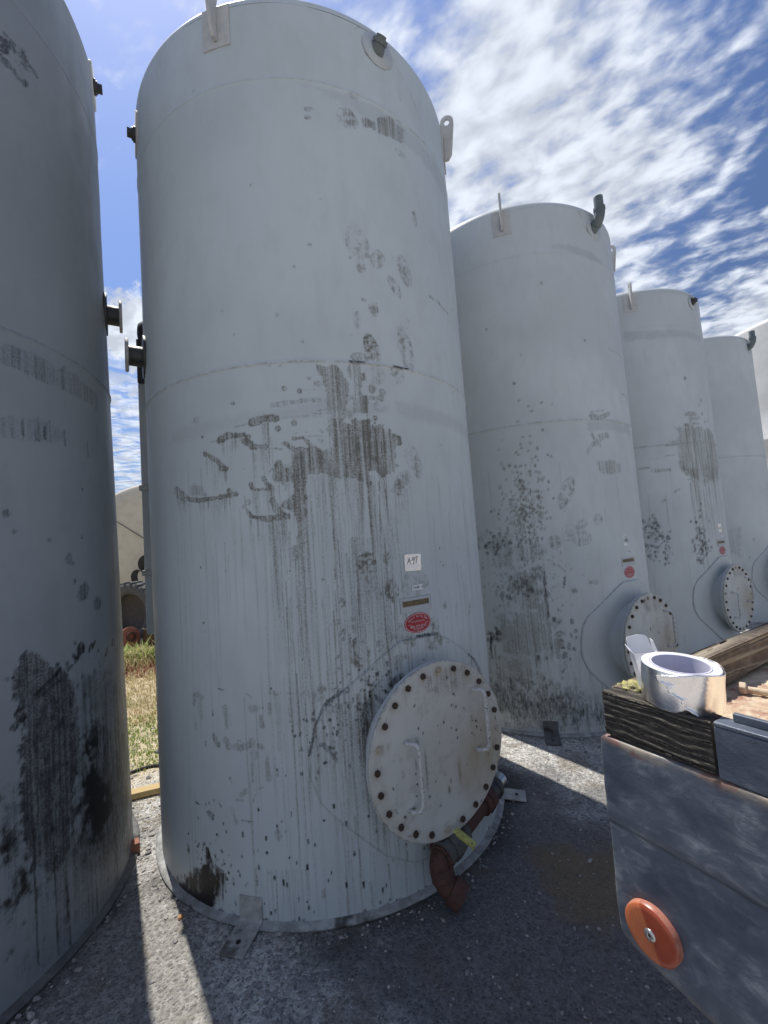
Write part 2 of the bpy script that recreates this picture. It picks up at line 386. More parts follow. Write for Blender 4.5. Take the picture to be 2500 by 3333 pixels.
class Wear:
    def __init__(s, key, th0, th1, step, ztop, seed=1):
        s.key = key; s.step = step; s.s0 = math.radians(th0) * TR; s.s1 = math.radians(th1) * TR
        s.nc = int((s.s1 - s.s0) / step) + 1; s.nr = int(ztop / step) + 1; s.ztop = ztop
        s.sv = np.linspace(s.s0, s.s1, s.nc); s.zv = np.linspace(0, ztop, s.nr)
        s.ch = np.zeros((4, s.nr, s.nc), np.float32)
        s.rng = np.random.default_rng(seed)
        s.nz = vnoise((s.nr, s.nc), (.06 / step, .06 / step), seed, 5)
        s.nf = vnoise((s.nr, s.nc), (.018 / step, .018 / step), seed + 1, 3)
        s.nvs = vnoise((s.nr, s.nc), (.35 / step, .012 / step), seed + 2, 3)
    def h(s, v, x, y):
        sc_, ox, oy = v; return pxhit(s.key, ox + x / sc_, oy + y / sc_)
    def win(s, a, b_, c, d):
        j0 = max(int((a - s.s0) / s.step) - 1, 0); j1 = min(int((b_ - s.s0) / s.step) + 2, s.nc)
        i0 = max(int(c / s.step) - 1, 0); i1 = min(int(d / s.step) + 2, s.nr)
        return (slice(i0, i1), slice(j0, j1)) if i1 > i0 and j1 > j0 else None
    def add(s, c, W_, val): s.ch[c][W_] = np.maximum(s.ch[c][W_], val)
    def line(s, pts, wd, k, c=0, soft=.35, rim=.25, nz=.6, clear=None):
        """thick wobbly stroke through (s,z) points; width wd metres"""
        P = np.array(pts, float); W_ = s.win(P[:, 0].min() - 2 * wd, P[:, 0].max() + 2 * wd, P[:, 1].min() - 2 * wd, P[:, 1].max() + 2 * wd)
        if W_ is None: return
        S, Z = np.meshgrid(s.sv[W_[1]], s.zv[W_[0]]); D = np.full(S.shape, 9e9)
        if len(P) == 1: D = np.hypot(S - P[0, 0], Z - P[0, 1])
        for a, b_ in zip(P, P[1:]):
            ab = b_ - a; L = ab @ ab + 1e-9; t = np.clip(((S - a[0]) * ab[0] + (Z - a[1]) * ab[1]) / L, 0, 1)
            D = np.minimum(D, np.hypot(S - a[0] - t * ab[0], Z - a[1] - t * ab[1]))
        hw = wd / 2
        e = D / hw + (s.nz[W_] - .5) * nz * 1.6 + (s.nf[W_] - .5) * nz
        m_ = np.clip((1 + soft / 2 - e) / soft, 0, 1); m_ = m_ * m_ * (3 - 2 * m_)
        v = m_ * (k * (.75 + .5 * (s.nf[W_] - .5)) + rim * k * np.exp(-((e - .85) / .18) ** 2))
        s.add(c, W_, v)
    def poly(s, pts, k, c=0, edge=.006, nz=.012, rim=.3, tex=.35, vs=.0):
        """filled blot with wobbly outline, darker rim, texture (vs = vertical streakiness)"""
        P = np.array(pts, float); pad = .03; W_ = s.win(P[:, 0].min() - pad, P[:, 0].max() + pad, P[:, 1].min() - pad, P[:, 1].max() + pad)
        if W_ is None: return
        S, Z = np.meshgrid(s.sv[W_[1]], s.zv[W_[0]]); ins = np.zeros(S.shape, bool); D = np.full(S.shape, 9e9); n = len(P)
        for i in range(n):
            a, b_ = P[i], P[(i + 1) % n]; ab = b_ - a
            t = np.clip(((S - a[0]) * ab[0] + (Z - a[1]) * ab[1]) / (ab @ ab + 1e-9), 0, 1)
            D = np.minimum(D, np.hypot(S - a[0] - t * ab[0], Z - a[1] - t * ab[1]))
            cr_ = (a[1] > Z) != (b_[1] > Z)
            with np.errstate(divide='ignore', invalid='ignore'):
                xi = (b_[0] - a[0]) * (Z - a[1]) / (b_[1] - a[1] + 1e-12) + a[0]
            ins ^= cr_ & (S < xi)
        sd_ = np.where(ins, D, -D) + (s.nz[W_] - .5) * nz * 4 + (s.nf[W_] - .5) * nz * 1.5
        m_ = np.clip(sd_ / edge, 0, 1)
        v = m_ * k * (1 - tex / 2 + tex * (s.nz[W_] * .6 + s.nf[W_] * .4)) + m_ * rim * k * np.exp(-(sd_ / .008) ** 2)
        if vs: v *= np.clip(1 + vs * (s.nvs[W_] - .5) * 4, 0, 1.8)
        s.add(c, W_, v)
    def drip(s, x, z, L, wd, k, c=0, wob=.004):
        n = max(int(L / .03), 2); ph = s.rng.random() * 9; zz = z - np.linspace(0, L, n)
        xx = x + wob * np.sin(np.linspace(0, L * 9, n) + ph) * s.rng.random() + np.cumsum(s.rng.normal(0, wob * .12, n))
        W_ = s.win(xx.min() - 3 * wd, xx.max() + 3 * wd, zz.min(), zz.max())
        if W_ is None: return
        zr = s.zv[W_[0]]; xc = np.interp(zr, zz[::-1], xx[::-1]); t = np.clip((z - zr) / L, 0, 1)
        wv = (wd / 2) * (1 - .5 * t); S = s.sv[W_[1]][None, :]
        e = np.abs(S - xc[:, None]) / np.maximum(wv, s.step * .55)[:, None]
        v = np.clip(1.5 - e, 0, 1) * k * (np.clip((1 - t) * 2.2, 0, 1) * np.clip(1.1 - .4 * t, 0, 1))[:, None]
        v *= np.clip(.65 + .9 * (s.nvs[W_] - .3), 0.2, 1.2)
        v[(zr > z) | (zr < z - L), :] = 0
        s.add(c, W_, v)
    def drips(s, pts, n, L, wd=.006, k=.6, c=0, jit=.006):
        P = np.array(pts, float)
        seg = np.hypot(*np.diff(P, axis=0).T); cum = np.concatenate([[0], np.cumsum(seg)])
        for _ in range(n):
            u = s.rng.random() * cum[-1]; x = np.interp(u, cum, P[:, 0]); z = np.interp(u, cum, P[:, 1])
            s.drip(x + s.rng.normal(0, jit), z, L * s.rng.uniform(.35, 1.25), wd * s.rng.uniform(.6, 1.7), k * s.rng.uniform(.5, 1.1), c)
    def spat(s, cx, cz, rx, rz, n, size=.008, k=.8, c=1):
        for _ in range(n):
            x = cx + s.rng.normal(0, rx); z = cz + s.rng.normal(0, rz)
            if not (s.s0 < x < s.s1): continue
            s.line([(x, z), (x + s.rng.normal(0, size * .3), z + s.rng.normal(0, size * .6))], size * s.rng.uniform(.5, 1.6), k * s.rng.uniform(.5, 1.1), c, .6, 0, .4)
    def print_(s, cx, cz, w_, h_, ang, k=.5, c=0, kind=0):
        """boot print: patchy oval with tread grooves"""
        W_ = s.win(cx - h_, cx + h_, cz - h_, cz + h_)
        if W_ is None: return
        S, Z = np.meshgrid(s.sv[W_[1]] - cx, s.zv[W_[0]] - cz); a = math.radians(ang)
        u = S * math.cos(a) + Z * math.sin(a); v = -S * math.sin(a) + Z * math.cos(a)
        e = (u / (w_ / 2)) ** 2 + (v / (h_ / 2)) ** 2 + (s.nz[W_] - .5) * .9
        m_ = np.clip((1.05 - e) / .25, 0, 1)
        g = (np.abs(np.sin((u * .8 + np.abs(v - u * .3)) * 62 + cx * 40 + s.nz[W_] * 5)) > .5) if kind == 0 else (np.abs(np.sin(v * 55 + s.nz[W_] * 4)) > .4)
        m_ = m_ * (.55 + .45 * g * (s.nf[W_] > .42)) * np.clip(3.2 * (s.nz[W_] * .6 + s.nf[W_] * .4 - .30), 0, 1)
        s.add(c, W_, m_ * k * 1.3)
    def get(s, S, Z):
        fj = np.clip((S - s.s0) / s.step, 0, s.nc - 1.001); fi = np.clip(Z / s.step, 0, s.nr - 1.001); j = fj.astype(int); i = fi.astype(int); u = fj - j; v = fi - i
        A = s.ch[:, i, j] * (1 - u) * (1 - v) + s.ch[:, i, j + 1] * u * (1 - v) + s.ch[:, i + 1, j] * (1 - u) * v + s.ch[:, i + 1, j + 1] * u * v
        return np.moveaxis(A, 0, -1)


def PV(W_, v, pts): return [W_.h(v, *p) for p in pts]

# ---- main tank stains ----
def wear_T1():
    W_ = Wear('T1', 96, 252, .005, ZTOP - KR, 3)
    v4 = (2.458, 1000, 600); v5 = (2.3286, 1000, 1750); v6 = (2.074, 300, 2100); vm = (2.765, 900, 1200); vn = (3.016, 550, 1300); v2 = (1.3825, 300, 0)
    q = lambda v, *p: PV(W_, v, p)
    # scuffed bands under the seam and near the head weld
    W_.poly([(math.radians(100) * TR, 2.34), (math.radians(150) * TR, 2.36), (math.radians(150) * TR, 2.255), (math.radians(125) * TR, 2.245), (math.radians(100) * TR, 2.22)], .34, 2, .03, .010, .05)
    W_.poly([(math.radians(150) * TR, 2.335), (math.radians(215) * TR, 2.30), (math.radians(218) * TR, 2.20), (math.radians(165) * TR, 2.25), (math.radians(150) * TR, 2.26)], .30, 2, .03, .016, .05)
    W_.poly([(math.radians(104) * TR, 3.97), (math.radians(172) * TR, 3.96), (math.radians(160) * TR, 3.88), (math.radians(128) * TR, 3.82), (math.radians(104) * TR, 3.80)], .32, 2, .02, .012, .1)
    # two columns running over the seam
    W_.poly(q(v4, (50, 1430), (110, 1428), (150, 1470), (165, 1432), (220, 1430), (280, 1480), (325, 1560), (340, 1640), (325, 1700), (325, 1810), (165, 1810), (160, 1640), (135, 1580), (100, 1500)), .55, 0, .006, .010, .35, .3, .35)
    W_.poly(q(v4, (310, 1480), (345, 1436), (420, 1436), (440, 1500), (470, 1480), (478, 1560), (442, 1600), (440, 1680), (482, 1700), (482, 1830), (370, 1830), (370, 1700), (368, 1600), (330, 1540)), .5, 0, .006, .008, .35, .3, .35)
    W_.poly(q(vm, (460, 300), (640, 300), (645, 380), (655, 458), (480, 520), (466, 400)), .40, 0, .008, .010, .2, .3, .55)
    # big central mass
    W_.poly(q(vm, (362, 532), (470, 520), (482, 440), (560, 430), (650, 460), (860, 455), (882, 512), (960, 508), (1020, 560), (1030, 602), (1100, 605), (1165, 650), (1168, 690), (1100, 720), (1085, 830), (1110, 872), (1062, 945), (1000, 920), (980, 965), (870, 960), (858, 1100), (800, 1060), (640, 1000), (500, 985), (290, 985), (272, 1100), (260, 1350), (212, 1500), (190, 1300), (122, 1185), (112, 1130), (150, 1110), (150, 1020), (0, 1000), (-30, 900), (0, 800), (40, 790), (80, 850), (110, 900), (132, 765), (190, 750), (335, 705), (480, 690), (470, 585), (380, 580)), .66, 0, .008, .018, .35, .8, .5)
    W_.poly(q(vm, (680, 480), (850, 470), (1010, 600), (1060, 760), (1010, 900), (760, 900), (680, 700)), .72, 0, .05, .03, 0, .8, .6)
    for pts, wd, k in (((( -60, 720), (60, 722)), .008, .5), (((110, 930), (300, 938), (520, 925), (700, 925)), .010, .6), (((330, 870), (440, 850), (540, 850)), .012, .55), (((330, 800), (440, 790), (570, 810)), .012, .5),
                       (((170, 630), (240, 620), (300, 690), (340, 705)), .018, .55), (((70, 675), (110, 690), (160, 735), (200, 745)), .020, .6)):
        W_.line(q(vm, *pts), wd, k)
    # wiper smears
    for pts, wd, k in ((((-40, 330), (120, 305), (300, 285), (450, 282)), .022, .42), (((640, 262), (760, 255), (950, 270)), .024, .5), (((370, 378), (450, 362), (600, 385), (760, 388)), .010, .5), (((330, 400), (450, 405), (660, 402)), .008, .45), (((200, 190), (300, 188), (420, 186)), .006, .35), (((-20, 455), (200, 430), (420, 425)), .012, .2), (((240, 608), (330, 606), (460, 610)), .004, .4)):
        W_.line(q(vm, *pts), wd, k, 0, .5)
    for x, y, r, k in ((860, 180, 34, .5), (955, 210, 24, .5), (940, 260, 26, .55), (885, 445, 17, .7), (882, 487, 9, .6), (662, 408, 14, .6), (670, 433, 13, .6), (370, 135, 28, .4), (205, 200, 17, .6), (70, 178, 15, .65), (292, 85, 11, .6), (160, 487, 18, .6), (12, 540, 18, .65), (575, 1285, 20, .35), (468, 1318, 11, .4), (615, 1130, 10, .4), (700, 1112, 12, .4), (1035, 1100, 12, .4), (400, 645, 13, .4), (175, 578, 7, .5), (265, 570, 4, .5), (142, 1727, 5, .7), (1480, 686, 5, .6), (218, 283, 7, .5), (1060, 1925, 12, .5)):
        sx_, sz_ = W_.h(vm, x, y); W_.line([(sx_, sz_)], 2 * r / 2.765 * .0019 + .003, k, 0, .4, .5, .5)
    W_.line(q(vm, (150, 1625), (165, 1660), (172, 1690)), .03, .45, 0)
    # streaks below the mass
    for x0, x1, y, n, L, wd, k in ((480, 900, 960, 34, .32, .004, .6), (480, 560, 980, 6, .9, .004, .45), (640, 740, 990, 6, .5, .004, .4), (810, 890, 1050, 8, .7, .006, .55), (930, 1000, 960, 6, .5, .005, .55), (130, 280, 1150, 12, .55, .006, .45), (-40, 250, 850, 16, .4, .005, .45), (280, 480, 960, 12, .35, .006, .4), (1060, 1180, 1120, 7, .25, .005, .3), (240, 480, 960, 8, .9, .004, .5)):
        W_.drips(q(vm, (x0, y), (x1, y)), n, L, wd, k)
    for pts, wd, k in ((((455, 100), (470, 500), (500, 900), (515, 1500), (530, 1900)), .004, .8), (((820, 300), (822, 700), (830, 1200), (850, 1500)), .004, .7), (((970, 1000), (1000, 1240), (1020, 1400), (1050, 1520), (1078, 1715)), .006, .85), (((920, 1012), (928, 1060), (922, 1100)), .007, .95), (((1000, 1250), (1015, 1560), (1030, 1936)), .003, .55), (((370, 1100), (378, 1180), (382, 1260)), .006, .75), (((310, 1240), (325, 1330), (350, 1500)), .005, .6), (((70, 880), (78, 980), (82, 1100)), .005, .8), (((600, 1450), (612, 1650), (640, 1800), (670, 1880)), .006, .5), (((650, 1540), (665, 1700), (690, 1800)), .006, .5), (((500, 1480), (510, 1700), (520, 1936)), .005, .45), (((880, 1250), (890, 1500), (905, 1936)), .004, .7), (((60, 1500), (80, 1750), (110, 1900)), .010, .45)):
        W_.line(q(vm, *pts), wd, k, 0, .5, 0, .5)
    # boot prints, upper right
    for x, y, w_, h_, a, k, kd in ((400, 460, .14, .19, -25, .30, 0), (565, 595, .09, .12, 25, .36, 0), (432, 655, .06, .08, 0, .36, 1), (782, 700, .095, .19, -18, .36, 0), (702, 820, .065, .14, -32, .42, 1), (535, 990, .06, .09, 0, .42, 1), (515, 1300, .085, .16, -20, .72, 1), (425, 1385, .11, .06, 0, .55, 1), (792, 1320, .10, .26, -12, .52, 0), (722, 1520, .09, .10, -15, .6, 1), (860, 280, .035, .09, -15, .62, 1), (400, 1080, .04, .10, 0, .25, 0), (810, 1085, .03, .03, 0, .35, 0), (560, 1520, .10, .12, 0, .2, 0)):
        sx_, sz_ = W_.h(v4, x, y); W_.print_(sx_, sz_, w_, h_, a, k, 0, kd)
    for x, y, w_, h_, a, k, kd in ((1245, 840, .10, .20, -20, .42, 0), (1140, 1040, .10, .16, 35, .55, 1), (812, 1745, .105, .11, 0, .95, 1), (812, 1900, .11, .20, 0, .5, 0), (1000, 1700, .06, .06, 0, .5, 0), (1030, 1440, .12, .17, 0, .22, 0), (1160, 1230, .05, .06, 0, .25, 0), (870, 60, .10, .12, 0, .15, 0), (930, 340, .08, .06, 0, .25, 0)):
        sx_, sz_ = W_.h(vm, x, y); W_.print_(sx_, sz_, w_, h_, a, k, 0, kd)
    for x, y, r, k in ((345, 582, 11, .6), (487, 573, 11, .5), (452, 922, 12, .6), (108, 115, 5, .7), (22, 482, 6, .6), (982, 465, 5, .5), (800, 1153, 5, .5), (355, 1205, 8, .3), (14, 1550, 10, .6), (88, 1600, 24, .45), (1085, 1660, 5, .5), (1172, 1660, 6, .7), (1070, 2085, 4, .6)):
        sx_, sz_ = W_.h(v4, x, y); W_.line([(sx_, sz_)], 2 * r / 2.458 * .0019 + .003, k, 0, .4, .5, .5)
    W_.line(q(v4, (980, 895), (1010, 920), (1050, 950), (1085, 990), (1125, 1033)), .012, .62); W_.line(q(v4, (1045, 930), (1065, 965)), .014, .6)
    W_.line(q(v4, (1150, 990), (1170, 1010)), .01, .4); W_.line(q(v4, (680, 568), (705, 605)), .004, .5)
    # seam grime
    W_.line([(math.radians(a) * TR, ZSEAM - .004 + .003 * math.sin(a)) for a in range(98, 245, 3)], .007, .42, 0, .5, 0, 1.2)
    W_.line(q(v4, (340, 1418), (400, 1422), (455, 1427)), .014, .75, 1); W_.line(q(v4, (690, 1455), (730, 1465), (808, 1482)), .013, .75, 1)
    W_.line([(math.radians(a) * TR, ZHEAD) for a in range(98, 245, 3)], .006, .22, 0, .5, 0, 1.2)
    # upper head area
    W_.poly(q(v2, (1215, 535), (1260, 542), (1330, 520), (1405, 590), (1405, 655), (1330, 622), (1270, 590), (1220, 575)), .52, 0, .01, .012, .3, .5)
    for x, y, w_, h_, k in ((1150, 532, .12, .12, .55), (975, 492, .05, .03, .4), (968, 527, .04, .03, .4), (1385, 690, .08, .04, .5), (1450, 985, .05, .10, .55), (1180, 430, .08, .06, .25), (1385, 430, .03, .08, .3)):
        sx_, sz_ = W_.h(v2, x, y); W_.print_(sx_, sz_, w_, h_, 0, k, 0, 1)
    W_.line(q(v2, (1370, 540), (1430, 585), (1500, 655), (1525, 760)), .008, .5); W_.line(q(v2, (1335, 230), (1420, 400), (1470, 520), (1500, 640)), .005, .45)
    W_.line(q(v2, (1180, 130), (1225, 110)), .010, .3); W_.line(q(v2, (1230, 235), (1270, 285), (1315, 312), (1350, 285)), .012, .5)
    for x, y in ((1027, 894), (980, 1100), (587, 1400), (640, 1505), (946, 1535), (797, 1642), (843, 1645), (457, 410), (715, 832), (910, 1198), (830, 1415), (1520, 1090)):
        sx_, sz_ = W_.h(v2, x, y); W_.line([(sx_, sz_)], .016, .5, 0, .5, .4)
    # olive strokes on the left
    ST = [(((810, 235), (880, 205), (950, 190), (1020, 190), (1045, 192)), .033, .85), (((650, 275), (740, 250), (810, 232)), .009, .4), (((500, 395), (560, 358), (640, 350), (725, 345)), .036, .9), (((420, 415), (500, 398)), .010, .5),
          (((725, 408), (780, 418), (825, 458), (870, 468), (940, 470)), .028, .85), (((350, 532), (400, 555), (470, 605), (530, 662), (562, 682)), .019, .85), (((500, 685), (560, 683)), .020, .8),
          (((80, 905), (112, 940), (150, 975)), .045, .7), (((150, 978), (300, 992), (450, 970), (600, 945), (655, 930)), .017, .85), (((595, 905), (600, 930)), .025, .7), (((80, 920), (95, 1000)), .036, .5),
          (((800, 835), (812, 868), (860, 890), (950, 880), (1010, 868)), .019, .8), (((935, 772), (955, 825), (1010, 868)), .019, .8), (((1010, 868), (1015, 1000)), .015, .65), (((1015, 1000), (1060, 1070), (1110, 1130), (1160, 1150)), .026, .75),
          (((768, 1085), (800, 1142), (860, 1162), (950, 1172), (1100, 1162)), .020, .85), (((1130, 430), (1160, 432), (1190, 470), (1250, 502), (1350, 497)), .022, .7), (((1215, 385), (1300, 378), (1340, 390), (1385, 445)), .018, .65)]
    for pts, wd, k in ST: W_.line(q(vn, *pts), wd * 1.0, k * 1.15, 0, .5, .35, 1.1)
    W_.poly(q(vn, (175, 970), (195, 880), (255, 832), (330, 850), (392, 925), (380, 975)), .42, 0, .012, .01, .2, .5, .5)
    W_.poly(q(vn, (1030, 590), (1080, 562), (1128, 580), (1142, 700), (1185, 860), (1135, 870), (1060, 770)), .55, 0, .01, .01, .3, .4, .5)
    W_.poly(q(vn, (1190, 925), (1260, 902), (1320, 950), (1345, 1050), (1352, 1400), (1290, 1500), (1245, 1150), (1190, 1082), (1100, 1080), (1092, 1012), (1132, 1000)), .55, 0, .008, .012, .35, .5, .5)
    W_.poly(q(vn, (1020, 1080), (1170, 1130), (1160, 1250), (1060, 1230), (1010, 1180)), .5, 0, .01, .012, .3, .5, .5)
    W_.line(q(vn, (1150, 1150), (1130, 1135), (1100, 1110)), .03, .6, 0)
    for pts, n, L, wd, k in ((((895, 235), (945, 235)), 7, .26, .009, .6), (((960, 220), (1000, 220)), 3, .25, .005, .4), (((500, 400), (740, 360)), 16, .10, .006, .5), (((830, 480), (850, 480)), 3, .22, .007, .65), (((925, 480), (945, 480)), 4, .22, .007, .65), (((860, 480), (940, 480)), 8, .12, .006, .5), (((370, 560), (560, 690)), 14, .10, .008, .5), (((430, 690), (560, 690)), 9, .12, .010, .4),
                             (((90, 990), (160, 1000)), 6, .10, .012, .6), (((150, 1000), (650, 950)), 26, .09, .006, .55), (((100, 1000), (170, 1000)), 4, .75, .005, .4), (((420, 990), (520, 985)), 9, .12, .009, .45), (((830, 890), (1010, 880)), 16, .18, .006, .5), (((850, 890), (865, 890)), 3, .22, .008, .6), (((800, 1160), (1160, 1165)), 26, .17, .008, .55), (((1010, 1170), (1045, 1170)), 8, .75, .008, .6), (((1130, 1300), (1145, 1300)), 2, .5, .010, .5),
                             (((1200, 500), (1360, 500)), 14, .30, .006, .5), (((1260, 1300), (1350, 1300)), 12, .8, .006, .6), (((600, 620), (610, 620)), 1, .62, .004, .5), (((0, 600), (700, 1100)), 14, .5, .003, .22), (((700, 1300), (1400, 1350)), 14, .7, .004, .30)):
        W_.drips(q(vn, *pts), n, L, wd, k)
    for x, y, r, k in ((628, 40, 12, .8), (330, 367, 9, .85), (235, 383, 4, .7), (257, 383, 4, .6), (783, 363, 15, .85), (770, 1010, 23, .5), (740, 1055, 17, .45), (1070, 287, 20, .7), (1232, 230, 19, .7), (268, 200, 24, .4), (1565, 1135, 12, .5), (555, 1685, 10, .6), (742, 676, 4, .7), (1213, 1582, 6, .6), (988, 713, 4, .7), (742, 963, 5, .8), (1110, 1130, 8, .8), (247, 823, 5, .7), (1295, 5, 9, .6)):
        sx_, sz_ = W_.h(vn, x, y); W_.line([(sx_, sz_)], 2 * r / 3.016 * .0020 + .003, k, 0, .4, .5, .5)
    W_.line(q(vn, (1232, 1470), (1235, 1510), (1245, 1545)), .04, .42, 0)
    # lower wall
    L6 = [((690, 330), (690, 400), .018, .5), ((715, 335), (745, 350), .02, .5), ((735, 350), (738, 480), .02, .42), ((905, 430), (918, 530), .03, .55), ((820, 610), (850, 675), .022, .85), ((900, 635), (925, 680), .022, .6), ((925, 685), (985, 685), .024, .6), ((1000, 690), (1080, 670), .022, .6), ((1080, 650), (1085, 680), .026, .55), ((1130, 680), (1150, 690), .026, .5), ((1090, 720), (1105, 740), .022, .5), ((1090, 745), (1085, 930), .014, .42), ((1180, 745), (1190, 900), .018, .36),
          ((1200, 320), (1250, 330), .014, .6), ((1250, 335), (1268, 700), .022, .32), ((1140, 490), (1145, 540), .022, .5), ((1195, 400), (1200, 470), .014, .6), ((1080, 430), (1105, 425), .03, .45), ((1255, 1260), (1262, 1300), .018, .55), ((945, 1105), (968, 1200), .016, .55), ((1010, 1185), (1085, 1192), .006, .8), ((650, 1350), (655, 1390), .016, .7), ((1040, 325), (1075, 350), .006, .6), ((1270, 320), (1480, 335), .007, .35), ((1490, 360), (1500, 380), .02, .5), ((1500, 300), (1575, 292), .008, .6), ((1335, 360), (1340, 470), .016, .3), ((700, 530), (702, 560), .01, .5), ((930, 905), (945, 930), .024, .35), ((1000, 1010), (1040, 990), .022, .4), ((1085, 1060), (1110, 1000), .012, .35), ((1115, 1560), (1122, 1615), .014, .6), ((1560, 1650), (1562, 1700), .012, .8), ((1250, 840), (1252, 880), .007, .9), ((768, 655), (770, 675), .014, .8), ((820, 440), (818, 470), .007, .8), ((970, 1045), (1020, 1050), .005, .6), ((985, 640), (1000, 648), .008, .6), ((1150, 960), (1100, 975), .006, .4)]
    for a, b_, wd, k in L6: W_.line(q(v6, a, b_), wd * 1.1, k * 1.05, 0, .6, .2, 1.1)
    for a, b_, wd, k in (((780, 1130), (815, 1170), .02, .5), ((790, 1120), (820, 1150), .01, .6), ((700, 1060), (728, 1075), .006, .7), ((860, 1070), (872, 1090), .006, .7), ((1395, 710), (1430, 715), .006, .5), ((850, 290), (890, 305), .006, .5)): W_.line(q(v6, a, b_), wd, k, 1)
    # black oily patch at the foot, left
    W_.poly(q(v6, (500, 1470), (540, 1560), (580, 1590), (640, 1560), (700, 1530), (760, 1480), (790, 1450), (840, 1520), (880, 1600), (830, 1720), (815, 1840), (700, 1830), (600, 1740), (530, 1650), (480, 1560)), .95, 1, .02, .02, 0, .25, .3)
    W_.poly(q(v6, (640, 1640), (800, 1600), (850, 1650), (830, 1850), (650, 1850), (540, 1690)), 1.1, 1, .03, .01, 0, .05)
    W_.drips(q(v6, (700, 1500), (900, 1540)), 44, .13, .008, .95, 1); W_.drips(q(v6, (760, 1400), (880, 1520)), 26, .10, .009, .9, 1); W_.drips(q(v6, (540, 1560), (720, 1530)), 20, .10, .01, .8, 1)
    sx_, sz_ = W_.h(v6, 790, 1430); W_.line([(sx_ + .01, sz_ + .03), (sx_, sz_ - .01)], .03, .9, 1)
    sx_, sz_ = W_.h(v6, 800, 1530); W_.spat(sx_, sz_, .09, .07, 70, .009, .9, 1)
    W_.poly(q(v6, (460, 1440), (560, 1530), (760, 1500), (900, 1560), (860, 1760), (600, 1780)), .4, 3, .05, .02, 0, .6)
    # thin run-off streaks everywhere on the lower courses
    for _ in range(120):
        x = W_.rng.uniform(math.radians(112), math.radians(214)) * TR; z = W_.rng.uniform(.35, 2.2) ** 1.0
        W_.drip(x, z, W_.rng.uniform(.15, 1.3), W_.rng.uniform(.002, .005), W_.rng.uniform(.18, .5))
    for _ in range(60):
        x = W_.rng.uniform(math.radians(146), math.radians(182)) * TR; W_.drip(x, W_.rng.uniform(1.0, 1.9), W_.rng.uniform(.5, 1.7), W_.rng.uniform(.002, .006), W_.rng.uniform(.45, .9))
    W_.drips(q(v5, (330, 0), (640, 0)), 42, 1.0, .005, .55); W_.drips(q(v5, (300, 100), (380, 300)), 10, .4, .012, .40)
    W_.drips(q(v5, (500, 0), (560, 0)), 10, 1.5, .006, .6)
    sx_, sz_ = W_.h(v5, 1180, 300)
    for _ in range(70):
        x = W_.rng.uniform(math.radians(140), math.radians(212)) * TR; W_.line([(x, zq := W_.rng.uniform(.03, .5)), (x, zq - W_.rng.uniform(.003, .02))], W_.rng.uniform(.005, .011), .9, 1, .5, 0, .5)
    for _ in range(60):
        x = W_.rng.uniform(math.radians(120), math.radians(214)) * TR; zq = W_.rng.uniform(.3, 1.6); W_.line([(x, zq), (x, zq - W_.rng.uniform(0, .01))], W_.rng.uniform(.004, .008), .75, 1, .5, 0, .5)
    # around the labels and the pad
    for x, y, w_, h_, k, kd in ((640, 410, .08, .12, .6, 0), (615, 165, .06, .07, .45, 1), (265, 495, .03, .05, .5, 0), (565, 420, .02, .09, .4, 0), (400, 880, .10, .15, .5, 0), (548, 825, .055, .06, .4, 0), (960, 665, .08, .08, .42, 1), (700, 730, .09, .10, .32, 1), (272, 740, .03, .07, .5, 1), (248, 755, .02, .04, .7, 1), (318, 768, .02, .06, .6, 1), (210, 640, .06, .03, .3, 1), (340, 660, .12, .08, .25, 1), (230, 960, .03, .09, .4, 1), (140, 1150, .10, .03, .5, 1), (40, 1200, .10, .05, .5, 1), (1045, 510, .03, .04, .4, 1), (840, 330, .14, .09, .28, 1), (760, 340, .06, .09, .38, 1), (1130, 560, .02, .12, .3, 1), (1230, 540, .02, .09, .3, 1), (790, 410, .12, .05, .25, 1)):
        sx_, sz_ = W_.h(v5, x, y); W_.print_(sx_, sz_, w_ * 1.1, h_ * 1.1, 12 if kd else -10, k * 1.3, 0, kd)
    W_.line(q(v5, (730, 560), (728, 620)), .008, .5, 3)
    # bottom rim grime right of centre
    W_.drips(q(v6, (1100, 1500), (1560, 1500)), 22, .45, .006, .4)
    for a0, a1, n, k in ((140, 172, 60, .55), (112, 140, 26, .4)):
        for _ in range(n):
            x = W_.rng.uniform(math.radians(a0), math.radians(a1)) * TR; W_.drip(x, W_.rng.uniform(.12, .55), W_.rng.uniform(.08, .4), W_.rng.uniform(.004, .012), k * W_.rng.uniform(.4, 1.1))
    for _ in range(80):
        x = W_.rng.uniform(math.radians(105), math.radians(225)) * TR; W_.line([(x, W_.rng.uniform(0, .03)), (x + W_.rng.normal(0, .03), W_.rng.uniform(0, .02))], W_.rng.uniform(.008, .02), .6, 1, .5, 0, 1)
    return W_


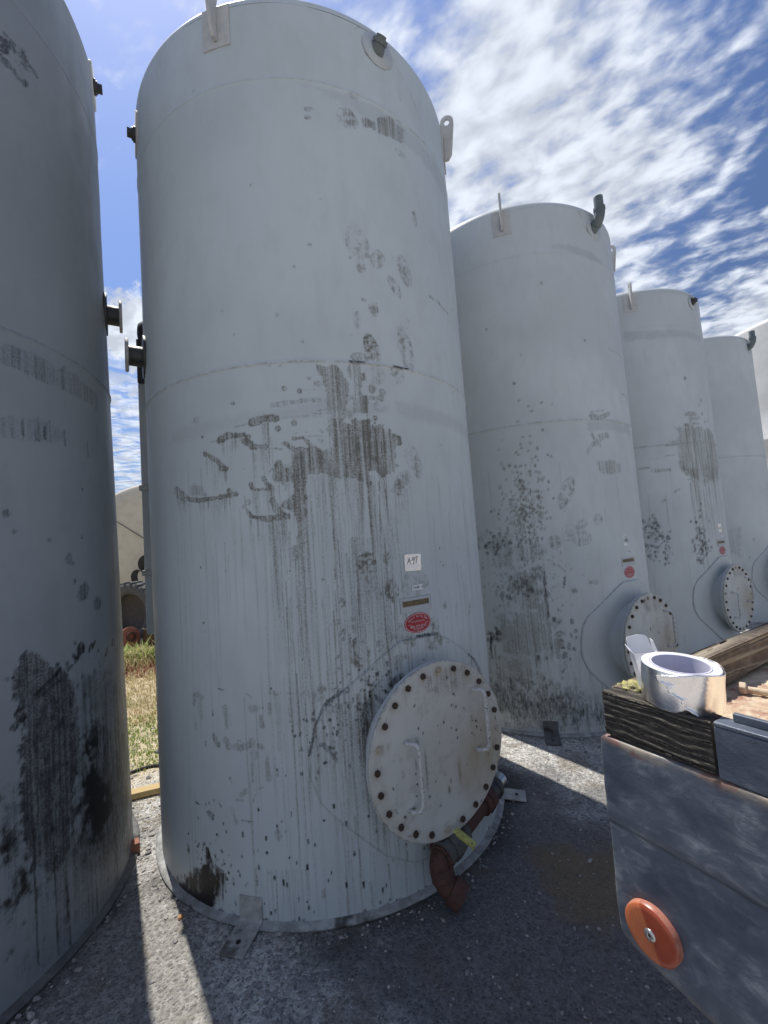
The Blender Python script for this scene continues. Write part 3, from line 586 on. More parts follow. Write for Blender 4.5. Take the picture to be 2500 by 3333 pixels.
def pad_wear_T1(W_):
    """marks that lie on and around the reinforcing pad"""
    v5 = (2.3286, 1000, 1750); q = lambda *p: PV(W_, v5, p)
    for pts in (((120, 1280), (160, 1240), (260, 1160)), ((120, 1280), (60, 1430), (15, 1650)),):
        W_.line(q(*pts), .010, .65, 1, .6, 0, 1.2)
    for x0, y0, x1, y1, n, L, wd, k in ((150, 1260, 420, 1240, 26, .14, .010, .5), (380, 1180, 520, 1120, 44, .75, .007, .85), (200, 1250, 340, 1230, 18, .45, .006, .5), (400, 1250, 460, 1250, 30, .75, .008, .8), (60, 1500, 120, 1450, 8, .3, .006, .4), (130, 1300, 400, 1300, 22, .7, .004, .45)):
        W_.drips(q((x0, y0), (x1, y1)), n, L, wd, k, 0)
    W_.drips(q((400, 1400), (470, 1150)), 22, .5, .006, .6, 1)
    for x, y, rx, rz, n, sz in ((330, 1300, .10, .07, 70, .007), (560, 1120, .05, .05, 46, .010), (480, 1240, .06, .06, 40, .008), (130, 1400, .05, .06, 24, .008), (150, 1600, .06, .06, 20, .008)):
        sx_, sz_ = W_.h(v5, x, y); W_.spat(sx_, sz_, rx, rz, n, sz, .8, 1)
    W_.line(q((120, 1560), (170, 1620), (225, 1690)), .014, .55, 1, .6, 0, 1.3)
    W_.line(q((620, 1110), (660, 1070), (700, 1045)), .026, .7, 1, .6, 0, 1.3)
    for p in (((735, 775), (800, 760), .035), ((790, 770), (795, 800), .03)): W_.line(q(p[0], p[1]), p[2], .6, 0)
    sx_, sz_ = W_.h(v5, 960, 770); W_.print_(sx_, sz_, .13, .10, 0, .6, 0, 0); W_.print_(sx_ + .01, sz_ - .01, .12, .09, 0, .45, 0, 1)
    W_.line(q((830, 750), (900, 735), (980, 728)), .012, .8, 1, .6, 0, 1.2)
    W_.poly(q((580, 940), (620, 890), (740, 870), (750, 900), (690, 980), (700, 1020), (650, 1015), (600, 980)), .5, 0, .01, .012, .3, .6)
    sx_, sz_ = W_.h(v5, 875, 920); W_.line([(sx_, sz_)], .025, .7, 0)
    W_.line(q((1210, 880), (1260, 930), (1290, 1010)), .016, .6, 1, .6, 0, 1.3); W_.drips(q((1220, 890), (1310, 1000)), 10, .12, .006, .7, 1)


# ---- second tank ----
def wear_T2():
    W_ = Wear('T2', 98, 262, .009, ZTOP - KR, 21); v = (2.107, 1500, 1400); v2 = (2.353, 1400, 560)
    q = lambda *p: PV(W_, v, p)
    for _ in range(330):
        x = W_.rng.normal(440, 85); y = W_.rng.normal(560, 190)
        if not (200 < x < 640 and 30 < y < 960): continue
        sx_, sz_ = W_.h(v, x, y); W_.line([(sx_, sz_), (sx_, sz_ - .008)], W_.rng.uniform(.012, .024), W_.rng.uniform(.55, .95), 0, .5, .2)
    for pts, k in ((((150, 720), (300, 700), (520, 770), (600, 830), (560, 900), (360, 990), (240, 960), (200, 850)), .35), (((360, 960), (580, 940), (590, 1240), (420, 1250), (360, 1150)), .5), (((230, 1250), (600, 1200), (720, 1420), (740, 1560), (560, 1600), (250, 1560)), .45), (((180, 1500), (560, 1500), (520, 1800), (200, 1800)), .45)):
        W_.poly(q(*pts), k, 0, .08, .06, 0, .9)
    for x, y, rx, rz, n, sz in ((440, 860, .22, .16, 160, .018), (440, 1080, .18, .14, 130, .018), (250, 780, .08, .06, 36, .03), (330, 1150, .20, .20, 80, .018), (700, 1450, .06, .14, 30, .03), (690, 1800, .06, .20, 34, .02), (440, 1120, .07, .03, 20, .035), (480, 1780, .08, .05, 16, .035), (500, 980, .05, .04, 12, .04), (400, 1020, .05, .03, 10, .04)):
        sx_, sz_ = W_.h(v, x, y); W_.spat(sx_, sz_, rx, rz, n, sz * .8, .55, 1 if sz > .025 else 0)
    W_.line(q((570, 975), (580, 1100), (600, 1280)), .02, .7, 1, .6, 0, 1); W_.line(q((370, 930), (375, 1180)), .015, .5, 0); W_.line(q((480, 975), (570, 960)), .02, .5, 0)
    W_.line(q((620, 915), (670, 930), (720, 970)), .02, .5, 0); W_.line(q((715, 1010), (705, 1080)), .016, .6, 1)
    W_.poly(q((530, 830), (600, 825), (570, 860), (545, 855)), .55, 0, .01, .01); W_.poly(q((755, 1085), (790, 1075), (830, 1110), (830, 1140), (790, 1125), (760, 1125)), .55, 0, .01, .012)
    sx_, sz_ = W_.h(v, 725, 430); W_.print_(sx_, sz_, .12, .30, 25, .6, 0, 1)
    sx_, sz_ = W_.h(v, 910, 1042); W_.line([(sx_ - .03, sz_), (sx_ + .03, sz_)], .03, .5)
    for x, y, r in ((830, 650, .05), (850, 740, .06), (940, 610, .05), (770, 700, .06), (640, 770, .06), (815, 745, .07)):
        sx_, sz_ = W_.h(v, x, y); W_.print_(sx_, sz_, r * 2, r * 2, 0, .4, 0, 1)
    W_.poly(q((930, 220), (960, 200), (1050, 205), (1100, 225), (1100, 290), (1050, 308), (960, 305)), .35, 0, .02, .01, .25, .5, .6)
    W_.line(q((895, 20), (925, 70), (955, 105)), .03, .45); W_.line(q((870, 155), (900, 100), (930, 90), (1000, 30)), .035, .45); W_.line(q((950, 40), (1010, 35)), .045, .5)
    W_.line(PV(W_, v2, ((1235, 1870), (1300, 1880), (1370, 1850))), .04, .6); W_.line(PV(W_, v2, ((1230, 1840), (1330, 1825))), .012, .5)
    W_.poly(PV(W_, v2, ((1200, 1905), (1340, 1895), (1530, 1950), (1545, 2040), (1400, 1990), (1205, 1985))), .45, 2, .02, .01, .2)
    W_.poly(PV(W_, v2, ((880, 570), (1000, 545), (1200, 590), (1330, 690), (1320, 720), (1180, 660), (1000, 600))), .45, 2, .02, .01, .2)
    for x, y in ((853, 850), (642, 1620), (680, 1748), (855, 1765), (932, 1779), (752, 1792), (775, 1830), (693, 1400), (668, 1910), (862, 1975), (708, 2027), (766, 2025), (767, 2075), (700, 2112), (658, 2148), (750, 2137), (680, 2165), (810, 2180), (900, 2165), (555, 2054), (432, 1205), (1188, 1290)):
        sx_, sz_ = W_.h(v2, x, y); W_.line([(sx_, sz_)], .024, .7, 0, .5, .4)
    W_.line(PV(W_, v2, ((1365, 1355), (1420, 1380), (1455, 1410))), .012, .5); W_.line(PV(W_, v2, ((1470, 1700), (1500, 1715), (1515, 1745))), .014, .6); W_.line(PV(W_, v2, ((1160, 340), (1140, 310), (1170, 290))), .014, .5); W_.line(PV(W_, v2, ((1170, 400), (1210, 455), (1250, 480))), .012, .5)
    for k, (za, zb) in ((.5, (.0, .12)), (.4, (.05, .5))):
        for _ in range(170):
            x = W_.rng.uniform(math.radians(150), math.radians(245)) * TR; W_.drip(x, W_.rng.uniform(za, zb) + .2, W_.rng.uniform(.1, .35), W_.rng.uniform(.01, .03), k * W_.rng.uniform(.4, 1.2), 0)
    W_.poly([(math.radians(182) * TR, .42), (math.radians(232) * TR, .55), (math.radians(245) * TR, 0), (math.radians(150) * TR, 0)], .40, 1, .2, .05, 0, 1.2)
    for zz_, k in ((ZSEAM, .42), (ZHEAD, .12)): W_.line([(math.radians(a) * TR, zz_ - .003) for a in range(98, 262, 4)], .014, k, 0, .5, 0, 1)
    W_.line(q((210, 1410), (205, 1500), (215, 1560)), .02, .7, 1); sx_, sz_ = W_.h(v, 215, 1415); W_.spat(sx_, sz_, .05, .03, 14, .03, .8, 1)
    for _ in range(60):
        W_.drip(W_.rng.uniform(math.radians(120), math.radians(240)) * TR, W_.rng.uniform(.6, 2.3), W_.rng.uniform(.2, .8), .01, W_.rng.uniform(.1, .25))
    return W_


def wear_T3():
    W_ = Wear('T3', 98, 262, .013, ZTOP - KR, 33); v = (2.602, 1950, 850); v5 = (3.687, 2050, 1650)
    q = lambda *p: PV(W_, v, p)
    W_.poly(q((612, 1405), (720, 1380), (885, 1400), (960, 1450), (985, 1550), (1010, 1700), (1020, 1850), (900, 1900), (760, 1850), (660, 1720), (640, 1560), (600, 1530), (640, 1500), (650, 1440)), .48, 0, .02, .03, .3, .5, .3)
    W_.poly(q((690, 1740), (860, 1710), (1010, 1740), (1000, 1850), (880, 1870), (760, 1830)), .62, 0, .02, .03, .3, .5, .3)
    W_.drips(q((760, 1870), (1010, 1880)), 50, .9, .016, .45); W_.drips(q((800, 1870), (840, 1870)), 4, 1.3, .012, .8)
    for pts, wd, k in ((((735, 1297), (775, 1290), (815, 1297)), .05, .6), (((775, 1300), (775, 1370)), .04, .5), (((790, 1335), (850, 1330)), .04, .5), (((800, 1375), (845, 1372)), .03, .5), (((555, 1560), (700, 1550)), .016, .6), (((565, 1645), (640, 1645)), .015, .5), (((330, 1760), (440, 1748)), .018, .55), (((455, 1775), (600, 1768)), .04, .55), (((420, 1680), (520, 1668)), .012, .35), (((780, 1620), (950, 1635)), .03, .5), (((640, 1955), (680, 1930)), .02, .6), (((760, 1850), (860, 1860)), .016, .6)):
        W_.line(q(*pts), wd, k)
    W_.poly(q((200, 600), (500, 580), (800, 600), (870, 640), (860, 690), (500, 660), (210, 695)), .42, 2, .02, .01, .2)
    for x, y in ((866, 1178), (850, 1218), (873, 1293), (899, 1358), (727, 994), (922, 1350), (548, 2027), (970, 1440)):
        sx_, sz_ = W_.h(v, x, y); W_.line([(sx_, sz_)], .04, .7)
    for x, y, rx, rz, n in ((240, 190, .05, .04, 12), (280, 310, .08, .06, 34), (400, 390, .08, .06, 24), (390, 560, .06, .08, 20), (240, 500, .06, .08, 12), (855, 400, .07, .16, 60), (860, 470, .06, .06, 30), (830, 580, .06, .05, 12)):
        sx_, sz_ = W_.h(v5, x, y); W_.spat(sx_, sz_, rx, rz, n, .022, .65, 1)
    for zz_, k in ((ZSEAM, .6), (ZHEAD, .1)): W_.line([(math.radians(a) * TR, zz_ - .003) for a in range(98, 262, 4)], .016, k, 0, .5, 0, .6)
    for _ in range(60):
        W_.drip(W_.rng.uniform(math.radians(120), math.radians(240)) * TR, W_.rng.uniform(.3, 2.3), W_.rng.uniform(.2, .8), .014, W_.rng.uniform(.1, .3))
    return W_


def wear_T4():
    W_ = Wear('T4', 98, 262, .018, ZTOP - KR, 44)
    W_.line([(math.radians(a) * TR, ZSEAM) for a in range(98, 262, 4)], .018, .4, 0, .5, 0, .6)
    sx_, sz_ = W_.h((3.687, 2050, 1650), 1230, 400); W_.poly([(sx_ - .15, sz_ + .2), (sx_ + .12, sz_ + .2), (sx_ + .15, sz_ - .1), (sx_ - .1, sz_ - .3)], .25, 0, .03, .03)
    W_.spat(math.radians(190) * TR, .8, .4, .3, 40, .03, .5, 0)
    return W_


def wear_T0():
    W_ = Wear('T0', 52, 176, .008, ZTOP - KR + .231, 55); v7 = (1.66, 0, 2000); vl = (2.012, 0, 900); v1 = (2.654, 0, 0)
    q = lambda *p: PV(W_, v7, p)
    W_.poly(q((92, 300), (110, 240), (150, 205), (215, 200), (270, 235), (300, 270), (370, 300), (420, 380), (440, 600), (420, 800), (400, 1200), (300, 1400), (150, 1400), (130, 1000), (110, 700), (85, 450)), .80, 0, .01, .022, .15, .75)
    W_.poly(q((300, 280), (560, 240), (650, 300), (690, 600), (720, 1000), (715, 1350), (600, 1600), (400, 1500), (380, 1000), (420, 500)), .45, 0, .12, .05, 0, 1.2)
    W_.poly(q((450, 640), (480, 560), (545, 515), (575, 580), (560, 800), (630, 1000), (620, 1120), (520, 1260), (420, 1180), (390, 1000), (440, 850)), 1.05, 1, .08, .05, 0, .5)
    W_.poly(q((380, 700), (560, 640), (690, 760), (715, 1050), (700, 1300), (560, 1420), (380, 1300), (340, 1000)), .50, 1, .14, .06, 0, 1.0)
    W_.poly(q((150, 450), (300, 420), (330, 620), (320, 900), (420, 1150), (260, 1350), (150, 1200), (130, 800)), .36, 1, .12, .06, 0, 1.3)
    W_.poly(q((0, 1180), (70, 1190), (190, 1330), (180, 1500), (60, 1560), (0, 1500)), .62, 1, .06, .05, 0, .9)
    W_.poly(q((0, 1180), (60, 1200), (60, 1500), (0, 1600)), .6, 0, .05, .04, 0, 1.0)
    W_.poly(q((0, 850), (120, 900), (160, 1400), (100, 1700), (0, 1800)), .35, 0, .1, .06, 0, 1.4)
    W_.poly(q((160, 1000), (700, 1000), (660, 1500), (300, 1900), (100, 2100), (120, 1400)), .42, 0, .2, .06, 0, 1.2)
    for x, y, rx, rz, n, sz, k in ((290, 500, .06, .10, 40, .025, .8), (330, 570, .04, .04, 16, .04, .9), (500, 350, .05, .05, 16, .03, .7), (120, 340, .03, .03, 8, .035, .7), (450, 700, .15, .20, 90, .02, .7), (250, 900, .2, .25, 110, .018, .6), (600, 700, .10, .20, 40, .02, .7), (520, 900, .12, .15, 50, .03, .7), (220, 1250, .16, .12, 70, .02, .7), (30, 1230, .10, .10, 40, .03, .8)):
        sx_, sz_ = W_.h(v7, x, y); W_.spat(sx_, sz_, rx, rz, n // 2, sz * .7, k * .8, 1)
    for pts, wd, k in ((((200, 430), (260, 370), (310, 320)), .02, .8), (((220, 440), (270, 400), (360, 330)), .014, .6), (((420, 240), (440, 190)), .02, .9), (((480, 200), (495, 160)), .018, .8), (((500, 180), (515, 150)), .016, .8), (((575, 215), (583, 190)), .02, .9), (((607, 168), (610, 140)), .014, .9), (((618, 168), (621, 135)), .014, .9), (((630, 200), (633, 180)), .014, .8), (((530, 200), (535, 190)), .014, .8), (((370, 300), (385, 280), (400, 270)), .012, .7), (((310, 320), (325, 295)), .014, .9), (((120, 560), (100, 540)), .03, .8), (((75, 610), (82, 600)), .03, .7)):
        W_.line(q(*pts), wd, k, 1)
    for x in (345, 500, 285, 620, 170): W_.line(q((x, 1050), (x + 15, 1400), (x + 40, 1900)), .008, .6, 1)
    W_.drips(q((380, 350), (660, 400)), 60, .5, .012, .55, 0); W_.drips(q((540, 600), (680, 650)), 30, .7, .012, .6, 1); W_.drips(q((0, 1200), (600, 1100)), 80, .5, .010, .5, 0)
    sx_, sz_ = W_.h(v7, 440, 185); W_.line([(sx_, sz_)], .05, .9, 1)
    # bands under the seam
    ql = lambda *p: PV(W_, vl, p)
    W_.poly(ql((0, 400), (120, 455), (330, 545), (520, 660), (640, 775), (640, 880), (430, 760), (200, 645), (0, 560)), .34, 0, .01, .012, .15, .8)
    W_.poly(ql((110, 480), (240, 530), (340, 590), (330, 700), (190, 630), (100, 560)), .22, 0, .01, .02, .2, .8)
    W_.poly(ql((0, 915), (130, 920), (330, 950), (430, 1010), (430, 1100), (330, 1090), (130, 1080), (0, 1070)), .20, 0, .01, .008, .15, .5, .6)
    for x, y0, y1 in ((247, 930, 1070), (325, 955, 1080), (422, 1010, 1110), (225, 1000, 1065), (145, 950, 1040), (572, 1085, 1170), (290, 980, 1060)): W_.line(ql((x, y0), (x + 5, y1)), .012, .75, 0)
    W_.line(ql((30, 570), (100, 590), (200, 640)), .012, .5); W_.line(ql((330, 600), (332, 700)), .008, .6)
    for x, y, r in ((90, 1672, .012), (325, 1723, .012), (40, 1550, .02), (538, 1398, .01), (448, 1845, .04), (470, 1875, .02), (540, 2090, .04), (560, 2060, .05), (640, 2140, .05), (490, 1995, .02), (535, 1708, .012)):
        sx_, sz_ = W_.h(vl, x, y); W_.line([(sx_, sz_)], r * 1.4, .7, 0)
    W_.line(ql((745, 1570), (745, 1610), (755, 1610), (757, 1570)), .02, .5)
    q1 = lambda *p: PV(W_, v1, p)
    for pts, wd, k in ((((-20, 400), (60, 430), (40, 365), (100, 405), (150, 455), (215, 490)), .032, .8), (((40, 290), (140, 400), (200, 430), (215, 480)), .016, .6), (((-10, 460), (30, 530), (80, 560), (140, 640), (190, 722), (230, 708)), .028, .75), (((150, 540), (200, 545), (250, 552), (310, 650)), .022, .6), (((160, 560), (195, 645)), .022, .55), (((180, 570), (240, 600)), .02, .5)):
        W_.line(q1(*pts), wd, k, 0, .4, .4, 1.0)
    W_.poly(q1((0, 0), (100, 0), (400, 380), (620, 780), (600, 800), (350, 450), (200, 250), (60, 90)), .25, 2, .03, .01, .1)
    for zz_, k in ((ZSEAM + .11, .5),): W_.line([(math.radians(a) * TR, zz_ + .003) for a in range(52, 176, 4)], .010, k, 0, .5, 0, 1)
    return W_


# ------------------------------------------------------------------ tank builder
def fillet_text(txt, size, name='t'):
    cu_ = bpy.data.curves.new(name, 'FONT'); cu_.body = txt; cu_.size = size; cu_.align_x = 'CENTER'; cu_.align_y = 'CENTER'; cu_.extrude = 0
    o = bpy.data.objects.new(name, cu_); col.objects.link(o)
    dg = bpy.context.evaluated_depsgraph_get(); me = bpy.data.meshes.new_from_object(o.evaluated_get(dg))
    bpy.data.objects.remove(o); bpy.data.curves.remove(cu_); return me


def strokes_to_bm(bm, strokes, wd):
    """flat ribbons in the xy plane"""
    for st in strokes:
        for a, c in zip(st, st[1:]):
            a, c = Vector((*a, 0)), Vector((*c, 0)); d = (c - a); L = d.length
            if L < 1e-6: continue
            d /= L; n = Vector((-d.y, d.x, 0)) * wd / 2; a2 = a - d * wd * .3; c2 = c + d * wd * .3
            bm.faces.new([bm.verts.new(p) for p in (a2 - n, c2 - n, c2 + n, a2 + n)])


def wrap_mesh(me, key, th0, z0, off, rot=0.0, flip=True):
    """bend a flat label (x right as seen, y up) onto the tank"""
    r = TR + off; cr_, sr_ = math.cos(rot), math.sin(rot)
    for v_ in me.vertices:
        x, y, zt = v_.co; x, y = x * cr_ - y * sr_, x * sr_ + y * cr_
        th = th0 - math.degrees(x / TR); p = place(key, th, z0 + y, r + zt); v_.co = Vector(p)


def label_plate(name, key, th0, z0, w_, h_, th_, mat, parent, rot=0.0, ell=False, off=.001, nx=16, jag=0.0):
    bm = bmesh.new(); ny = 8; g = []
    if ell:
        n = 40; c0 = bm.verts.new((0, 0, th_)); rings = []
        for k in (.5, 1.0): rings.append([bm.verts.new((w_ / 2 * k * math.cos(2 * PI * i / n), h_ / 2 * k * math.sin(2 * PI * i / n), th_)) for i in range(n)])
        rings.append([bm.verts.new((w_ / 2 * math.cos(2 * PI * i / n), h_ / 2 * math.sin(2 * PI * i / n), -.001)) for i in range(n)])
        for i in range(n):
            j = (i + 1) % n; bm.faces.new((c0, rings[0][i], rings[0][j])); bm.faces.new((rings[0][i], rings[1][i], rings[1][j], rings[0][j])); bm.faces.new((rings[1][i], rings[2][i], rings[2][j], rings[1][j]))
    else:
        for j in range(ny + 1):
            row = []
            for i in range(nx + 1):
                x = (i / nx - .5) * w_; y = (j / ny - .5) * h_
                if jag and i in (0, nx): x += random.uniform(-jag, jag)
                if jag and j in (0, ny): y += random.uniform(-jag, jag)
                row.append(bm.verts.new((x, y, th_ + (random.uniform(-.0006, .0006) if jag else 0))))
            g.append(row)
        for j in range(ny):
            for i in range(nx): bm.faces.new((g[j][i], g[j][i + 1], g[j + 1][i + 1], g[j + 1][i]))
        edge = [g[0][i] for i in range(nx + 1)] + [g[j][nx] for j in range(1, ny + 1)] + [g[ny][i] for i in range(nx - 1, -1, -1)] + [g[j][0] for j in range(ny - 1, 0, -1)]
        low = [bm.verts.new((v_.co.x, v_.co.y, -.001)) for v_ in edge]
        for i in range(len(edge)): j = (i + 1) % len(edge); bm.faces.new((edge[i], edge[j], low[j], low[i]))
    me = bpy.data.meshes.new(name); bmesh.ops.recalc_face_normals(bm, faces=bm.faces); bm.to_mesh(me); bm.free()
    wrap_mesh(me, key, th0, z0, off, rot)
    return link(name, me, mat, parent)


def text_on(key, th0, z0, me, off, mat, parent, name='lettering', rot=0.0):
    wrap_mesh(me, key, th0, z0, off, rot); return link(name, me, mat, parent)


def join_meshes(name, parts):
    bm = bmesh.new()
    for me, mtx in parts:
        t = me.copy(); t.transform(mtx); bm.from_mesh(t); bpy.data.meshes.remove(t)
    out = bpy.data.meshes.new(name); bm.to_mesh(out); bm.free(); return out


def make_lug(root, key, th, zbase, top, mats):
    """padeye: radial plate with rounded head and hole, on a square pad"""
    c = place(key, th, zbase, TR); t = math.radians(th); rad = Vector((math.sin(t), math.cos(t), 0)); tan = Vector((math.cos(t), -math.sin(t), 0)); up = Vector((0, 0, 1))
    # pad bent on the wall
    nx, nz = 8, 2; wv, hv = .15, .22; bm = bmesh.new(); g = []
    for j in range(nz + 1):
        g.append([bm.verts.new(Vector(place(key, th + math.degrees((i / nx - .5) * wv / TR), zbase - .10 + j / nz * hv, TR + .007))) for i in range(nx + 1)])
    for j in range(nz):
        for i in range(nx): bm.faces.new((g[j][i], g[j][i + 1], g[j + 1][i + 1], g[j + 1][i]))
    ext = bmesh.ops.extrude_face_region(bm, geom=list(bm.faces)); 
    for e in ext['geom']:
        if isinstance(e, bmesh.types.BMVert): e.co -= rad * .009
    bmobj('lug_pad', bm, mats, root)
    # plate outline in (rad, up)
    bm = bmesh.new(); H = top - zbase; out = []
    prof = [(.008, -.07), (.035, -.07), (.058, -.035)]
    rr = .046; cx_, cz_ = .040, H - rr
    prof += [(cx_ + rr, cz_ - .02)]
    for k in range(0, 13): a = k / 12 * PI; prof.append((cx_ + rr * math.cos(a), cz_ + rr * math.sin(a)))
    prof += [(-.012, cz_ - .02), (.008, .02 if H < .2 else .09)]
    hole = [(cx_ + .019 * math.cos(2 * PI * k / 16), cz_ - .004 + .024 * math.sin(2 * PI * k / 16)) for k in range(16)]
    def P(r_, z_, s): return Vector(c) + rad * r_ + up * z_ + tan * s
    loops = []
    for s in (-.009, .009):
        vo = [bm.verts.new(P(a_, z_, s)) for a_, z_ in prof]; vh = [bm.verts.new(P(a_, z_, s)) for a_, z_ in hole]
        eo = [bm.edges.new((vo[i], vo[(i + 1) % len(vo)])) for i in range(len(vo))]; eh = [bm.edges.new((vh[i], vh[(i + 1) % 16])) for i in range(16)]
        bmesh.ops.triangle_fill(bm, use_beauty=True, edges=eo + eh); loops.append((vo, vh))
    for k in (0, 1):
        a, b_ = loops[0][k], loops[1][k]
        for i in range(len(a)): j = (i + 1) % len(a); bm.faces.new((a[i], a[j], b_[j], b_[i]))
    return bmobj('lifting_lug', bm, mats, root, bevel=.002, seg=1)


def make_bracket(root, key, th, mats, w_=.112, out=.16):
    """hold-down clip: bent plate up the wall and out over the ring with a bolt hole"""
    t = math.radians(th); rad = Vector((math.sin(t), math.cos(t), 0)); tan = Vector((math.cos(t), -math.sin(t), 0)); up = Vector((0, 0, 1)); c = Vector(place(key, th, 0, TR))
    bm = bmesh.new(); tk = .008
    side = [(.006, .118), (.010, .030), (.018, .022), (.045, .020), (out, .012)]
    inner = [(.006 - .0, .118), (.002, .024), (.012, .014), (.045, .012), (out, .004)]
    inner[0] = (-.002, .118)
    rows = []
    for s in (-w_ / 2, w_ / 2):
        rows.append([bm.verts.new(c + rad * a + up * z_ + tan * s) for a, z_ in side] + [bm.verts.new(c + rad * a + up * z_ + tan * s) for a, z_ in inner[::-1]])
    n = len(rows[0])
    for i in range(n): j = (i + 1) % n; bm.faces.new((rows[0][i], rows[0][j], rows[1][j], rows[1][i]))
    m_ = len(side)
    for r_ in rows:
        for i in range(m_ - 1): bm.faces.new((r_[i], r_[i + 1], r_[n - 2 - i], r_[n - 1 - i]))
    o = bmobj('hold_down_clip', bm, mats, root, bevel=.003)
    bm = bmesh.new(); hp = c + rad * (out - .055) + up * .0175
    lathe(bm, [(0, .0005), (.010, .0008), (.0105, -.001)], hp, (0, 0, 1), 16)
    bmobj('bolt_hole', bm, M['black'], o)
    return o


def make_vent(root, key, th, z, kind, mat=None):
    t = math.radians(th); rad = Vector((math.sin(t), math.cos(t), 0)); c = Vector(place(key, th, z, TR)); up = Vector((0, 0, 1))
    bm = bmesh.new()
    d = (rad * .75 + up * .66).normalized()
    if kind == 'plug':
        lathe(bm, [(0, -.02), (.036, -.02), (.036, .022), (.042, .024), (.042, .042), (.028, .044), (.028, .058), (.0, .059)], c, d, 14)
        o = bmobj('vent_plug', bm, M['ventgrey'] if mat is None else mat, root)
    else:
        p0 = c; p1 = c + d * .045; tube(bm, [p0 - d * .03, p0, p1], .040, 18)
        pts = [p1 - d * .01]
        for k in range(1, 8):
            a = k / 7; dd = (d * (1 - a) + up * a).normalized(); pts.append(pts[-1] + dd * .017)
        tube(bm, pts, .044, 18); e = pts[-1]
        tube(bm, [e - up * .02, e + up * .115], .038, 18)
        lathe(bm, [(.038, 0), (.048, .002), (.048, .030), (.038, .032)], e - up * .01, up, 18); lathe(bm, [(.038, 0), (.048, .002), (.048, .026), (.038, .028)], c + d * .02, d, 18)
        o = bmobj('vent_pipe', bm, M['ventgrey'], root, smooth=True); md = o.modifiers.new('split', 'EDGE_SPLIT'); md.split_angle = math.radians(35)
    # small ring pad on wall
    bm = bmesh.new(); lathe(bm, [(.0, .001), (.095, .001), (.098, -.004)], c + d * .001, rad * .92 + up * .03, 32)
    bmobj('vent_pad', bm, M['plain'], o, smooth=True)
    return o


